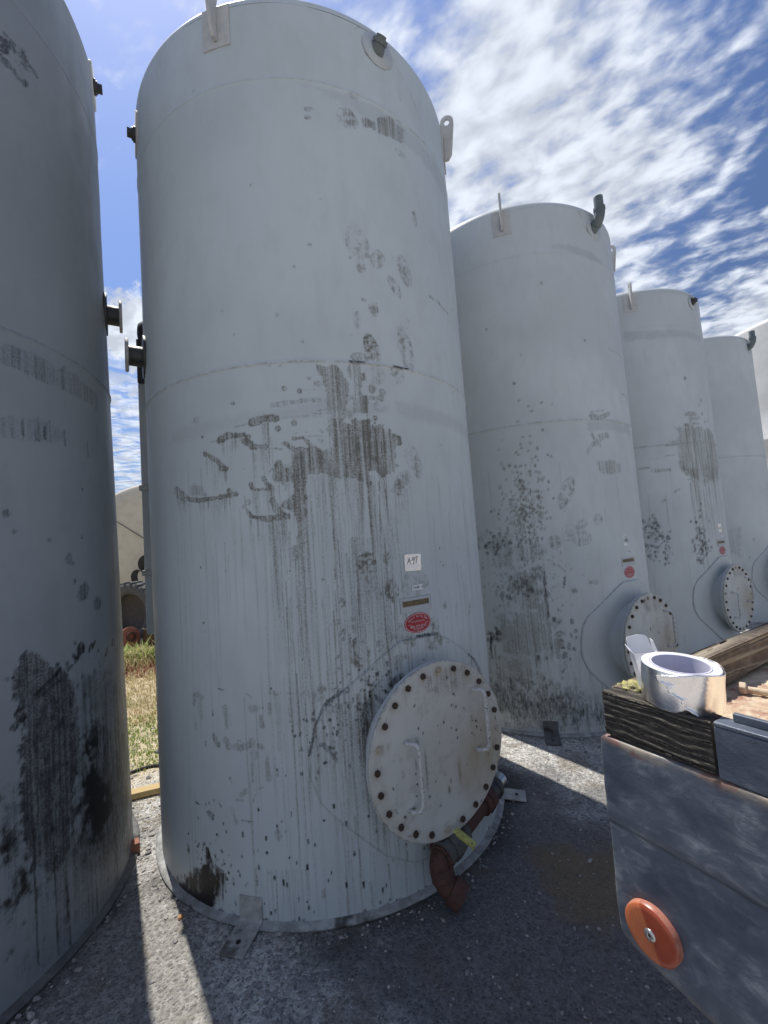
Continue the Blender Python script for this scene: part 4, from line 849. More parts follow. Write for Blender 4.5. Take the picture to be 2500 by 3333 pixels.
def make_manway(root, key, a_deg, z, L, wear, big=True, rust=True, painted=(1, 7, 13, 20), phase=-.2358):
    """pad wrapped round the opening, neck, bolted cover with two rebar handles"""
    t = math.radians(a_deg); n = Vector((math.sin(t), math.cos(t), 0)); up = Vector((0, 0, 1)); rt = Vector((-n.y, n.x, 0))   # rt: to the right as seen from outside
    sc0 = math.radians(a_deg) * TR
    # outline of the pad in (s - sc0, z) on the left half (s larger = further left), mirrored
    left = [(0.0, .487), (.105, .487), (.205, .437), (.345, .345), (.48, .250), (.535, .17), (.562, .045), (.566, -.06), (.525, -.17), (.45, -.255), (.37, -.33), (.26, -.44), (.12, -.52), (0, -.535)]
    def rho(phi):   # phi from up, positive toward +s
        f = abs(math.atan2(math.sin(phi), math.cos(phi))); best = .5
        for (x0, y0), (x1, y1) in zip(left, left[1:]):
            a0, a1 = math.atan2(x0, y0), math.atan2(x1, y1)
            if a0 - 1e-9 <= f <= a1 + 1e-9:
                dx, dy = x1 - x0, y1 - y0; sx_, cx_ = math.sin(f), math.cos(f)
                den = sx_ * dy - cx_ * dx; best = (x0 * dy - y0 * dx) / den if abs(den) > 1e-9 else math.hypot(x0, y0)
        return best
    na, nr_ = (640, 90) if big else (96, 24); ph = np.arange(na) * 2 * PI / na; ro = np.array([rho(p) for p in ph]); ri = .27
    fr = np.linspace(0, 1, nr_)[:, None]; rr = ri + (ro[None, :] - ri) * fr
    S = sc0 + rr * np.sin(ph)[None, :]; Z = z + rr * np.cos(ph)[None, :]
    S = np.vstack([S, S[-1:]]); Z = np.vstack([Z, Z[-1:]]); Z = np.maximum(Z, .012)
    off = np.full(S.shape, .0100); off[-2, :] = .0085; off[-4:-2, :] = .0112; off[-1, :] = -.003
    Pn = place(key, np.degrees(S / TR), Z, TR + off)
    A = wear.get(S, Z) if wear else np.zeros(S.shape + (4,))
    A = A.copy(); edge = np.clip(1 - (ro[None, :] - rr) / .012, 0, 1); A[:-1, :, 1] = np.maximum(A[:-1, :, 1], edge * .18); A[-1, :, 1] = .35
    fromnp('reinforcing_pad', Pn.reshape(-1, 3), grid_faces(S.shape[0], na, True)[:, ::-1], M['paint'] if big else M['paint_b'], root, True, {'wear': A.reshape(-1, 4)})
    c = Vector(place(key, a_deg, z, TR))
    # neck
    bm = bmesh.new(); lathe(bm, [(.315, -.17), (.315, L - .034), (.385, L - .033), (.389, L - .030), (.389, L - .016), (.385, L - .0135)], c, n, 72)
    ne = bmobj('manway_neck', bm, M['plain'], root, smooth=True); md = ne.modifiers.new('split', 'EDGE_SPLIT'); md.split_angle = math.radians(35)
    # cover disc as polar grid with painted marks
    na2, nr2 = (160, 90) if big else (72, 20); ph2 = np.arange(na2) * 2 * PI / na2; rad_ = np.concatenate([np.linspace(0.001, .386, nr2 - 1), [.3895, .3895]])
    hh = np.concatenate([np.zeros(nr2 - 1), [-.003], [-.0125]]); X = rad_[:, None] * np.sin(ph2)[None, :]; Yv = rad_[:, None] * np.cos(ph2)[None, :]
    P0 = np.array(c + n * L); nn = np.array(n); rn = np.array(rt)
    V = P0 + X[..., None] * rn + Yv[..., None] * np.array([0, 0, 1.]) + hh[:, None, None] * nn
    A = np.zeros(X.shape + (4,))
    if big or rust:
        rs = np.random.RandomState(5); 
        sm = vnoise((160, 160), (26, 26), 9, 5); s2 = vnoise((160, 160), (7, 7), 10, 4)
        iy = np.clip(((Yv + .4) / .8 * 159).astype(int), 0, 159); ix = np.clip(((X + .4) / .8 * 159).astype(int), 0, 159)
        def blot(cx, cy, rx, ry): return np.clip(1.2 - ((X - cx) / rx) ** 2 - ((Yv - cy) / ry) ** 2 + (sm[iy, ix] - .5) * 1.3, 0, 1)
        A[..., 3] = .55 * blot(.26, -.10, .17, .22) + .22 * blot(.12, 0, .26, .26)
        A[..., 0] = .50 * blot(.10, .30, .19, .075) * (.4 + s2[iy, ix]) + .16 * (s2[iy, ix] > .62)
        A[..., 0] = np.maximum(A[..., 0], .5 * np.exp(-((rad_[:, None] - .389) / .006) ** 2))
        for cx, cy, ex, ey, k in ((-.10, -.06, .007, .085, .5), (-.155, -.02, .004, .022, .8), (.09, -.13, .008, .05, .6), (.02, -.19, .006, .02, .9), (.035, -.155, .006, .01, .8), (-.055, .33, .018, .006, .7), (-.04, .31, .006, .03, .7), (-.075, .33, .006, .02, .6), (-.02, .32, .005, .02, .6), (.0, -.115, .009, .009, .5), (-.14, .07, .012, .02, .35), (.19, .13, .014, .016, .3)):
            A[..., 0] = np.maximum(A[..., 0], k * np.exp(-((X - cx) / ex) ** 4 - ((Yv - cy) / ey) ** 4))
        for _ in range(70):
            cx, cy = rs.uniform(-.35, .35, 2); r_ = rs.uniform(.0022, .005); A[..., 1] = np.maximum(A[..., 1], np.exp(-(((X - cx) ** 2 + ((Yv - cy) / 1.6) ** 2) / r_ ** 2) ** 2) * .85)
        for i in range(24):
            a = phase + i * PI / 12; bx, by = .353 * math.sin(a), .353 * math.cos(a)
            A[..., 3] = np.maximum(A[..., 3], .5 * np.exp(-(((X - bx) ** 2 + (Yv - by + .006) ** 2) / .0009)))
    cover = fromnp('manway_cover', V.reshape(-1, 3), grid_faces(X.shape[0], na2, True), M['cover'], root, True, {'wear': A.reshape(-1, 4)})
    md = cover.modifiers.new('split', 'EDGE_SPLIT'); md.split_angle = math.radians(30)
    for i in range(24):
        a = phase + i * PI / 12; pos = Vector(P0) + rt * (.353 * math.sin(a)) + up * (.353 * math.cos(a)); bm = bmesh.new()
        rr_ = .0145; tw = random.uniform(0, 1); u1 = rt * math.cos(tw) + up * math.sin(tw); u2 = n.cross(u1)
        r0 = [bm.verts.new(pos + (u1 * math.cos(k * PI / 3) + u2 * math.sin(k * PI / 3)) * rr_ - n * .001) for k in range(6)]
        r1 = [bm.verts.new(pos + (u1 * math.cos(k * PI / 3) + u2 * math.sin(k * PI / 3)) * rr_ + n * .011) for k in range(6)]
        for k in range(6): j = (k + 1) % 6; bm.faces.new((r0[k], r0[j], r1[j], r1[k]))
        bm.faces.new(r1)
        bo = bmobj('bolt', bm, M['cover'] if i in painted else M['bolt'], cover, bevel=.002, seg=1)
        if i in painted: bo['label'] = 'bolt painted over in white'
    # rebar handles
    for sx_, zc_, hl in ((-.165, -.055, .285), (.245, .075, .285)):
        bm = bmesh.new(); h0 = Vector(P0) + rt * sx_ + up * zc_; st = .050; r_ = .0088
        off_ = -.04 * (1 if sx_ < 0 else 1)
        pts = [h0 + rt * off_ + up * hl / 2 - n * .005, h0 + rt * off_ * .9 + up * hl / 2 + n * .02, h0 + rt * off_ * .25 + up * (hl / 2 - .004) + n * (st - .008), h0 + up * (hl / 2 - .025) + n * st]
        m0 = 46
        for k in range(1, m0): pts.append(h0 + up * (hl / 2 - .025 - (hl - .05) * k / m0) + n * st)
        pts += [h0 - up * (hl / 2 - .025) + n * st, h0 + rt * off_ * .25 - up * (hl / 2 - .004) + n * (st - .008), h0 + rt * off_ * .9 - up * hl / 2 + n * .02, h0 + rt * off_ - up * hl / 2 - n * .005]
        rads = [r_ * (1.16 if (4 <= k < len(pts) - 4 and k % 2) else 1.0) for k in range(len(pts))]
        tube(bm, pts, rads, 10); bmobj('handle', bm, M['handle'], cover, smooth=True)
    return cover


def make_labels(root, key, a, full=True, swap=False):
    """foil tag, printed tank label, data plate holder, red dealer sticker"""
    ft = label_plate('foil_tag', key, a, 1.528 if full else 1.50, .100 if full else .085, .082 if full else .10, .0012, M['foil'], root, rot=-.03, jag=.0018)
    bm = bmesh.new(); o_ = .004
    if full:
        S_ = [[(-.034, -.012), (-.026, .006), (-.021, .017), (-.019, .0), (-.017, -.014)], [(-.030, -.001), (-.017, .001)], [(-.013, .002), (-.005, .004)],
              [(.008, .014), (.003, .019), (-.002, .014), (-.001, .005), (.005, .005), (.009, .014), (.007, .0), (.001, -.018)], [(.014, .013), (.021, .018), (.029, .020), (.023, .004), (.017, -.016)]]
    else:
        S_ = [[(-.025, -.015), (-.018, .012), (-.010, -.015)], [(-.022, -.004), (-.013, -.004)], [(.0, -.016), (.004, .014), (.016, .012), (.016, .0), (.004, -.002)], [(.01, -.002), (.022, -.018)]]
    strokes_to_bm(bm, S_, .0024 if full else .004); me = bpy.data.meshes.new('lettering'); bm.to_mesh(me); bm.free(); text_on(key, a, (1.536 if full else 1.50), me, .0034, M['black'], ft, rot=.02)
    tl = label_plate('tank_number_label', key, a - (.9 if full else 1.2), 1.403, .066, .026, .0008, M['white'], root)
    me = fillet_text({'T1': 'TANK  8', 'T2': 'TANK  7', 'T3': 'TANK  6', 'T4': 'TANK  5'}[key] if key == 'T1' else 'TANK', .0165 if full else .014); text_on(key, a - (.9 if full else 1.2), 1.403, me, .0026, M['black'], tl)
    # holder: thin frame plate welded on, tan bar in it
    hp = label_plate('data_plate_holder', key, a, 1.322, .186, .072, .0022, M['plain'], root)
    label_plate('corroded_data_plate', key, a, 1.330, .160, .026, .0016, M['tanbar'], hp, off=.0034)
    bm = bmesh.new()
    strokes_to_bm(bm, [[(-.093, .036), (.093, .036)], [(-.093, -.036), (.093, -.036)], [(.093, -.036), (.093, .036)], [(-.093, -.036), (-.093, .036)]], .0011)
    me = bpy.data.meshes.new('grime_edge'); bm.to_mesh(me); bm.free(); text_on(key, a, 1.322, me, .0034, M['darksteel'], hp, 'dirty_edge')
    st = label_plate('dealer_sticker', key, a - .2, 1.231, .162 if full else .150, .098, .0008, M['red'], root, ell=True)
    # ring
    W2, H2 = (.162, .098) if full else (.150, .098); bm = bmesh.new(); n = 56
    for k in range(n):
        p = [((W2 / 2 - e) * math.cos(2 * PI * q_ / n), (H2 / 2 - e) * math.sin(2 * PI * q_ / n)) for q_ in (k, k + 1) for e in (.0035, .0060)]
        bm.faces.new([bm.verts.new((*p[i], 0)) for i in (0, 1, 3, 2)])
    strokes_to_bm(bm, [[(-.062, -.0045), (.062, -.0045)]], .0018)
    me0 = bpy.data.meshes.new('ring'); bm.to_mesh(me0); bm.free(); parts = [(me0, Matrix.Identity(4))]
    # arched first line
    txt = 'Central Valley Tank'; N_ = len(txt)
    for i, ch in enumerate(txt):
        if ch == ' ': continue
        u = (i - (N_ - 1) / 2) / (N_ - 1); aa = u * 2.15; x = .062 * math.sin(aa) * .98; y = .036 * math.cos(aa) - .0035
        m3 = fillet_text(ch, .0150); parts.append((m3, Matrix.Translation((x, y, 0)) @ Matrix.Rotation(-aa * .62, 4, 'Z') @ Matrix.Shear('XZ', 4, (0, 0)) ))
    for txt, sz, y in (('of California, Inc.', .0120, .0085), ('885-374-8265', .0175, -.0165), ('800-480-2600', .0110, -.0285), ('Fresno, CA', .0060, -.0375)):
        parts.append((fillet_text(txt, sz), Matrix.Translation((0, y, 0))))
    me = join_meshes('lettering', parts); text_on(key, a - .2, 1.231, me, .0028, M['pinkwhite'], st)


def make_tank(key, label, wear, painted_dark=False, lugs=(), clips=(), manway=None, labels=None, vent=None, mat=None, big=False, group='row of tall white steel storage tanks'):
    c = TANKS[key]; root = empty('storage_tank', (0, 0, 0)); tag(root, label, 'storage tank', group)
    dzs, dzt = DZ.get(key, (0, 0)); zt = ZTOP + dzt; zk = zt - KR; mat = mat or M['paint_b']
    # shell: dense painted sector + coarse rest in one mesh
    nz = vnoise((wear.nr, wear.nc), (.5 / wear.step, .35 / wear.step), hash(key) % 97 if False else len(key) + int(key[1]) * 7, 2)
    bead = vnoise((1, wear.nc), (1, .012 / wear.step), 5, 2)[0]
    zz = np.linspace(0, zk, wear.nr); S, Z = np.meshgrid(wear.sv, zz)
    fade = np.clip(np.minimum(S - wear.s0, wear.s1 - S) / .08, 0, 1)
    off = (nz - .5) * .007 * fade
    for z0, hh in ((ZSEAM + dzs, .0070), (ZHEAD + dzt, .0035)): off = off + hh * (.45 + .9 * bead)[None, :] * np.exp(-((Z - z0 - .002 * (bead - .5)[None, :]) / .0075) ** 2) * fade
    P = place(key, np.degrees(S / TR), Z, TR + off)
    n1 = P.shape[0] * P.shape[1]; F1 = grid_faces(wear.nr, wear.nc)[:, ::-1]
    a0 = wear.s1 / TR; a1 = wear.s0 / TR + 2 * PI; nb_ = 60; aa = np.linspace(a0, a1, nb_); zb = np.array([0, .3, 1.2, ZSEAM, 3.4, zk]); A2, Z2 = np.meshgrid(aa, zb)
    P2 = place(key, np.degrees(A2), Z2, TR); F2 = grid_faces(6, nb_)[:, ::-1] + n1
    att = np.zeros((n1 + P2.shape[0] * P2.shape[1], 4), np.float32); att[:n1] = np.moveaxis(wear.ch, 0, -1).reshape(-1, 4)
    fromnp('shell', np.vstack([P.reshape(-1, 3), P2.reshape(-1, 3)]), np.vstack([F1, F2]), mat, root, True, {'wear': att})
    # head
    prof = [(TR - KR + KR * math.cos(a), zk + KR * math.sin(a)) for a in np.linspace(0, PI / 2, 9)] + [((TR - KR) * k, zt + .08 * (1 - k * k)) for k in (.9, .75, .5, .25, .002)]
    nh = 128; aa = np.arange(nh) * 2 * PI / nh; V = np.concatenate([place(key, np.degrees(aa), np.full(nh, z_), r_) for r_, z_ in prof])
    fromnp('head', V, grid_faces(len(prof), nh, True)[:, ::-1], mat, root, True, {'wear': np.zeros((len(V), 4))})
    # base ring
    bm = bmesh.new(); nr3 = 120; sec = [(TR - .01, .0), (TR + .030, .0), (TR + .032, .011), (TR + .016, .015), (TR + .006, .022), (TR - .01, .026)]; rings = []
    for r_, z_ in sec: rings.append([bm.verts.new(Vector(place(key, 360 * k / nr3, z_ + (random.uniform(-.001, .001)), r_ + (random.uniform(-.0025, .0025) if r_ > TR + .03 else 0)))) for k in range(nr3)])
    for a_, b_ in zip(rings, rings[1:]):
        for k in range(nr3): j = (k + 1) % nr3; bm.faces.new((a_[k], a_[j], b_[j], b_[k]))
    bmobj('base_ring', bm, M['ring'] if key != 'T0' else M['dark_coat'], root, smooth=True)  # left tank's ring kept dark to paint in the shade at its base
    for th, zb_, top in lugs: make_lug(root, key, th, zb_ + dzt, top + dzt, M['lug'])
    for th in clips: make_bracket(root, key, th, M['trim'] if key != 'T2' else M['dark_coat'])
    if manway: make_manway(root, key, *manway[:3], wear if big else None, big, phase=manway[3])
    if labels: make_labels(root, key, labels, big)
    if vent: make_vent(root, key, *vent)
    return root

# ------------------------------------------------------------------ ground
def ground_mat():
    m_, nb, p = newmat('yard_ground'); g = nb.n('ShaderNodeNewGeometry').outputs['Position']
    sx_ = nb.n('ShaderNodeSeparateXYZ', ins={0: g}); y = sx_.outputs[1]
    n1 = nb.noise(g, 1.3, 5, .6, .3); n2 = nb.noise(g, 9, 6, .65); n3 = nb.noise(g, 60, 5, .7); vo = nb.vor(g, 75, 'F1', 'Color'); vd = nb.vor(g, 75); vo2 = nb.vor(g, 190, 'F1', 'Color')
    vs_ = nb.n('ShaderNodeSeparateColor', ins={0: vo}); v2 = nb.n('ShaderNodeSeparateColor', ins={0: vo2})
    base = nb.mix(nb.ramp(n2, .3, .7), (.42, .405, .37), (.55, .53, .485))
    st = nb.mix(nb.ramp(vs_.outputs[0], .2, .95, 0, 1, False), (.17, .175, .185), (.78, .765, .73))
    st = nb.mix(nb.ramp(v2.outputs[1], .3, .8, 0, .5), st, (.26, .245, .22))
    c = nb.mix(nb.ramp(n3, .40, .58, .25, .95), base, st)
    # oil soaked area between the tanks, darkened further to paint in the ground shade
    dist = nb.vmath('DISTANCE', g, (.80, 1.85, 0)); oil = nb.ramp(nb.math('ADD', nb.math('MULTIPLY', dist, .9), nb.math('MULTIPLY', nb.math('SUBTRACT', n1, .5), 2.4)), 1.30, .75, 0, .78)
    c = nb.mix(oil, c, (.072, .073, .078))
    d2 = nb.vmath('DISTANCE', g, (1.15, 2.05, 0)); br = nb.ramp(nb.math('ADD', d2, nb.math('MULTIPLY', nb.math('SUBTRACT', n1, .5), 1.6)), .55, .30, 0, .85)
    c = nb.mix(br, c, (.20, .145, .085))
    d3 = nb.vmath('DISTANCE', g, (-1.35, 1.7, 0)); o3 = nb.ramp(nb.math('ADD', d3, nb.math('MULTIPLY', nb.math('SUBTRACT', n1, .5), 1.5)), .8, .5, 0, .55); c = nb.mix(o3, c, (.12, .11, .095))
    for (cx_, cy_), k_, r_ in ((TANKS['T1'], .72, 1.10), (TANKS['T0'], .75, 1.06), (TANKS['T2'], .5, 1.08)):  # darker ring round each tank foot: base shade painted into the ground
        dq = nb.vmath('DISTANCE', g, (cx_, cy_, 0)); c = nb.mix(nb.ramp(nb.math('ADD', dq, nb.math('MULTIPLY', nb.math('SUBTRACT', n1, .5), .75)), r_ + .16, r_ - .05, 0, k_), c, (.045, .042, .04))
    bl = nb.noise(g, 2.6, 6, .7, .6); c = nb.mix(nb.ramp(bl, .50, .64, 0, .60), c, (.15, .125, .095)); c = nb.mix(nb.ramp(nb.noise(g, 38, 3, .5, .2), .63, .70, 0, .75), c, (.09, .088, .09))
    # dirt and dry litter behind the row
    far = nb.ramp(nb.math('ADD', nb.math('SUBTRACT', y, nb.math('MULTIPLY', sx_.outputs[0], .72)), nb.math('MULTIPLY', n1, 1.2)), 4.9, 5.6, 0, 1)
    dirt = nb.mix(nb.ramp(n2, .35, .65), (.52, .44, .30), (.36, .30, .19)); dirt = nb.mix(nb.ramp(n1, .5, .65), dirt, (.14, .15, .05))
    c = nb.mix(far, c, dirt)
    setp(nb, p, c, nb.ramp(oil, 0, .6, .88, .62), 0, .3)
    h = nb.math('ADD', nb.math('MULTIPLY', nb.ramp(vd, 0, .5, 1, 0), .8), nb.math('MULTIPLY', n3, .9)); h = nb.math('ADD', h, nb.math('MULTIPLY', n2, 1.6))
    bump(nb, p, h, .75, .012); return m_


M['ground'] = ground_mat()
bm = bmesh.new(); gs = [-900, -200, -60, -20, -8, -4, -2, 0, 2, 4, 8, 14, 22, 40, 100, 300, 900]
gv = [[bm.verts.new((x, y, 0)) for x in gs] for y in gs]
for j in range(len(gs) - 1):
    for i in range(len(gs) - 1): bm.faces.new((gv[j][i], gv[j][i + 1], gv[j + 1][i + 1], gv[j + 1][i]))
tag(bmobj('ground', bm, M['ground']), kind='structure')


def blob_mesh_np(n, centers, sizes, seed, squash=.6):
    """many small faceted stones in one mesh"""
    base = np.array([[0, 0, 1], [.9, 0, .35], [.28, .85, .35], [-.72, .53, .35], [-.72, -.53, .35], [.28, -.85, .35], [.72, .53, -.35], [-.28, .85, -.35], [-.9, 0, -.35], [-.28, -.85, -.35], [.72, -.53, -.35], [0, 0, -1]])
    F = np.array([(0, 1, 2), (0, 2, 3), (0, 3, 4), (0, 4, 5), (0, 5, 1), (1, 6, 2), (2, 7, 3), (3, 8, 4), (4, 9, 5), (5, 10, 1), (6, 7, 2), (7, 8, 3), (8, 9, 4), (9, 10, 5), (10, 6, 1), (6, 11, 7), (7, 11, 8), (8, 11, 9), (9, 11, 10), (10, 11, 6)])
    r = np.random.default_rng(seed); V = base[None] * (1 + r.normal(0, .16, (n, 12, 1)))
    sc3 = np.stack([r.uniform(.7, 1.3, n), r.uniform(.6, 1.1, n), r.uniform(.4, .8, n) * squash / .6], -1)[:, None, :]
    V = V * sc3; a = r.uniform(0, 6.28, n); ca, sa = np.cos(a)[:, None], np.sin(a)[:, None]
    X = V[..., 0] * ca - V[..., 1] * sa; Y = V[..., 0] * sa + V[..., 1] * ca
    V = np.stack([X, Y, V[..., 2]], -1) * sizes[:, None, None] + centers[:, None, :]
    return V.reshape(-1, 3), (F[None] + (np.arange(n) * 12)[:, None, None]).reshape(-1, 3)


def stone_mat():
    m_, nb, p = newmat('loose_stone'); g = nb.n('ShaderNodeNewGeometry'); r_ = g.outputs['Random Per Island']
    c = nb.mix(nb.ramp(r_, 0, 1, 0, 1, False), (.13, .13, .14), (.52, .49, .45)); c = nb.mix(nb.ramp(nb.noise(g.outputs['Position'], 150, 3), .4, .6, 0, .4), c, (.16, .14, .12))
    setp(nb, p, c, .85, 0, .3); return m_


M['stone'] = stone_mat()
def inside_tank(x, y, m_=1.09):
    return any((x - c[0]) ** 2 + (y - c[1]) ** 2 < m_ * m_ for c in TANKS.values())


cs, sz = [], []
rg = np.random.default_rng(4)
while len(cs) < 5200:
    x, y = rg.uniform(-2.6, 2.2), rg.uniform(.9, 7.2)
    if inside_tank(x, y): continue
    if y > 4.2 and not (-2.6 < x < -.2): continue
    s_ = .0035 * math.exp(rg.normal(0, .55)); cs.append((x, y, s_ * .2)); sz.append(s_)
k0 = 0
while k0 < 420:
    x, y = rg.uniform(-2.4, -.5), rg.uniform(1.0, 4.2)
    if inside_tank(x, y, 1.12): continue
    s_ = .008 * math.exp(rg.normal(0, .45)); cs.append((x, y, s_ * .25)); sz.append(s_); k0 += 1
for key_ in ('T1', 'T0', 'T2'):
    for _ in range(420):
        a_ = rg.uniform(0, 2 * PI); r_ = TR + .035 + abs(rg.normal(0, .035)); x, y = TANKS[key_][0] + r_ * math.sin(a_), TANKS[key_][1] + r_ * math.cos(a_)
        if inside_tank(x, y, TR + .03): continue
        s_ = .005 * math.exp(rg.normal(0, .5)); cs.append((x, y, s_ * .3)); sz.append(s_)
V, F = blob_mesh_np(len(cs), np.array(cs), np.array(sz), 5)
tag(fromnp('gravel', V, F, M['stone'], None, False), 'loose gravel and grit scattered over the yard around the tank feet', 'gravel', kind='stuff')

# ------------------------------------------------------------------ tanks
W1 = wear_T1(); pad_wear_T1(W1)
LZ = (4.28, 4.53)
t1 = make_tank('T1', 'nearest full-height white tank with brown run-off stains, boot prints and the A-97 tag', W1, lugs=((105, *LZ), (191.8, *LZ)), clips=(194.2, 104), manway=(147.68, .6756, .1237, -.2358), labels=147.6, vent=(146, 4.31, 'plug', None), mat=M['paint'], big=True)
t2 = make_tank('T2', 'white tank speckled with black spatter, standing just right of the A-97 tank', wear_T2(), lugs=((105, *LZ), (195.5, *LZ)), clips=(195, 105), manway=(149.58, .6743, .1293, -.2875), labels=149.6, vent=(148, 4.27, 'pipe'))
t3 = make_tank('T3', 'white tank with a broad brown smear running across its middle weld seam', wear_T3(), lugs=((105, *LZ), (195, *LZ)), clips=(195,), manway=(148.91, .6776, .1049, -.2627), labels=149, vent=(148, 4.31, 'plug', M['darksteel']))
t4 = make_tank('T4', 'clean pale tank with grey elbow vent, last of the row before the bright bulk tank', wear_T4(), lugs=((105, *LZ),), clips=(195,), manway=(149, .68, .12, -.25), labels=148, vent=(148, 4.27, 'pipe'))
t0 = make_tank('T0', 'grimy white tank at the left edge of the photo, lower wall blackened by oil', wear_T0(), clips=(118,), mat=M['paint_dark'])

# side nozzles and plugs facing the gap
def nozzle(root, key, th, z, ln, name='side_nozzle'):
    t = math.radians(th); n = Vector((math.sin(t), math.cos(t), 0)); c = Vector(place(key, th, z, TR))
    bm = bmesh.new(); lathe(bm, [(.0, -.05), (.058, -.05), (.058, ln)], c, n, 28); lathe(bm, [(.0, -.01), (.125, -.004), (.125, .008), (.058, .010)], c, n, 28)
    o = bmobj(name, bm, M['darksteel'], root, smooth=True); md = o.modifiers.new('s', 'EDGE_SPLIT')
    bm = bmesh.new(); lathe(bm, [(.050, ln - .014), (.092, ln - .014), (.096, ln - .010), (.096, ln), (.092, ln + .003), (.060, ln + .003), (.050, ln - .002)], c, n, 32)
    f = bmobj('flange', bm, M['trim'], o, smooth=True); f.modifiers.new('s', 'EDGE_SPLIT')
def plug(root, key, th, z):
    t = math.radians(th); n = Vector((math.sin(t), math.cos(t), 0)); c = Vector(place(key, th, z, TR)); bm = bmesh.new()
    lathe(bm, [(.0, .004), (.12, .004), (.122, -.01)], c, n, 28); o = bmobj('fitting_pad', bm, M['lug'], root, smooth=True)
    bm = bmesh.new(); lathe(bm, [(.042, .0), (.042, .016), (.034, .018), (.034, .024), (.022, .026)], c, n, 20)
    u = n.cross(Vector((0, 0, 1))); box(bm, c + n * .036, (.018, .018, .013), (u, Vector((0, 0, 1)), n)); bmobj('square_plug', bm, M['darksteel'], o)
nozzle(t1, 'T1', 238, 2.84, .095); nozzle(t0, 'T0', 59, 3.17, .085)
plug(t1, 'T1', 238, 4.26); plug(t0, 'T0', 62, 4.60)

# downcomer duct on the back-left wall of the main tank
t = math.radians(228); n = Vector((math.sin(t), math.cos(t), 0)); tn = Vector((math.cos(t), -math.sin(t), 0)); up = Vector((0, 0, 1))
cc = lambda z, r=0: Vector(place('T1', 257.0, z, TR + r))
t = math.radians(257); n = Vector((math.sin(t), math.cos(t), 0)); tn = Vector((math.cos(t), -math.sin(t), 0))
bm = bmesh.new(); box(bm, (cc(1.16, .035) + cc(2.80, .035)) / 2, (.045, .04, (2.80 - 1.16) / 2), (tn, n, up)); dc = bmobj('downcomer_duct', bm, M['plain'], t1, bevel=.008)
bm = bmesh.new(); box(bm, (cc(2.80, .03) + cc(3.10, .03)) / 2, (.05, .045, .15), (tn, n, up)); lathe(bm, [(.0, -.02), (.10, -.02), (.105, .02), (.085, .055), (.04, .07), (.0, .075)], cc(3.14), n, 24)
bmobj('duct_hood', bm, M['darksteel'], dc, bevel=.004)
for z in (1.55, 2.1):
    bm = bmesh.new(); box(bm, cc(z, .04), (.06, .045, .018), (tn, n, up)); bmobj('duct_clamp', bm, M['trim'], dc, bevel=.003)

# outlet pipe with valve at the foot of the main tank
P_ = lambda x, y, z: Vector(zhit(x, y, z))
g = [P_(1503, 2922, .075), P_(1446, 2868, .125), P_(1432, 2805, .19), P_(1471, 2745, .225), P_(1528, 2672, .235), P_(1582, 2602, .245), P_(1610, 2562, .25), P_(1632, 2530, .252)]
bm = bmesh.new()
def sm(pts, n=6):
    out = []
    for i in range(len(pts) - 1):
        p0, p1, p2, p3 = pts[max(i - 1, 0)], pts[i], pts[i + 1], pts[min(i + 2, len(pts) - 1)]
        for k in range(n):
            u = k / n; out.append(.5 * ((2 * p1) + (-p0 + p2) * u + (2 * p0 - 5 * p1 + 4 * p2 - p3) * u * u + (-p0 + 3 * p1 - 3 * p2 + p3) * u ** 3))
    return out + [pts[-1]]
ax = (g[4] - g[3]).normalized()
el = sm([g[0], g[1], g[2], g[2].lerp(g[3], .45)], 7); tube(bm, el, [.046 + .0022 * math.sin(k * .9) ** 2 for k in range(len(el))], 28)
a0 = (el[0] - el[1]).normalized(); lathe(bm, [(.036, -.01), (.036, .0), (.040, .006), (.058, .006), (.060, .0), (.060, -.05), (.047, -.055)], g[0], a0, 20)
lathe(bm, [(.046, -.030), (.053, -.026), (.054, .016), (.046, .022)], g[1].lerp(g[2], .4), (g[2] - g[1]), 28)
lathe(bm, [(.046, -.03), (.055, -.026), (.055, .012), (.048, .016)], g[2].lerp(g[3], .35), ax, 28)
tube(bm, [g[3].lerp(g[4], .5), g[4], g[5]], .040, 20)
lathe(bm, [(.040, -.06), (.054, -.058), (.056, -.02), (.062, -.018), (.062, .03), (.050, .034)], g[5], (g[6] - g[5]), 8)
hb = Vector(place('T1', 147, .20, TR - .02)); tube(bm, [hb, g[2].lerp(g[3], .55)], .040, 18)
op = bmobj('outlet_pipe', bm, M['rust'], t1, smooth=True); op.modifiers.new('s', 'EDGE_SPLIT')
bm = bmesh.new(); vc = g[3].lerp(g[4], .05); lathe(bm, [(.0, -.085), (.058, -.085), (.060, -.055), (.050, -.050), (.066, -.035), (.070, .0), (.066, .035), (.050, .05), (.058, .055), (.058, .085), (.0, .085)], vc, ax, 8)
lathe(bm, [(.0, .02), (.026, .02), (.026, .085), (.018, .087), (.018, .10), (0, .10)], vc, Vector((0, 0, 1)), 12); vb = bmobj('valve_body', bm, M['greyvalve'], op, bevel=.003)
bm = bmesh.new(); h0 = P_(1481, 2700, .325); h1 = P_(1546, 2752, .31); dd = (h1 - h0).normalized(); w2 = dd.cross(Vector((0, 0, 1))).normalized()
box(bm, (h0 + h1) / 2, ((h1 - h0).length / 2, .016, .005), (dd, w2, w2.cross(dd))); box(bm, (h0 + h1) / 2 - Vector((0, 0, .012)), ((h1 - h0).length / 2 - .004, .004, .012), (dd, w2, w2.cross(dd)))
bmobj('valve_handle', bm, M['yellow'], op, bevel=.004)
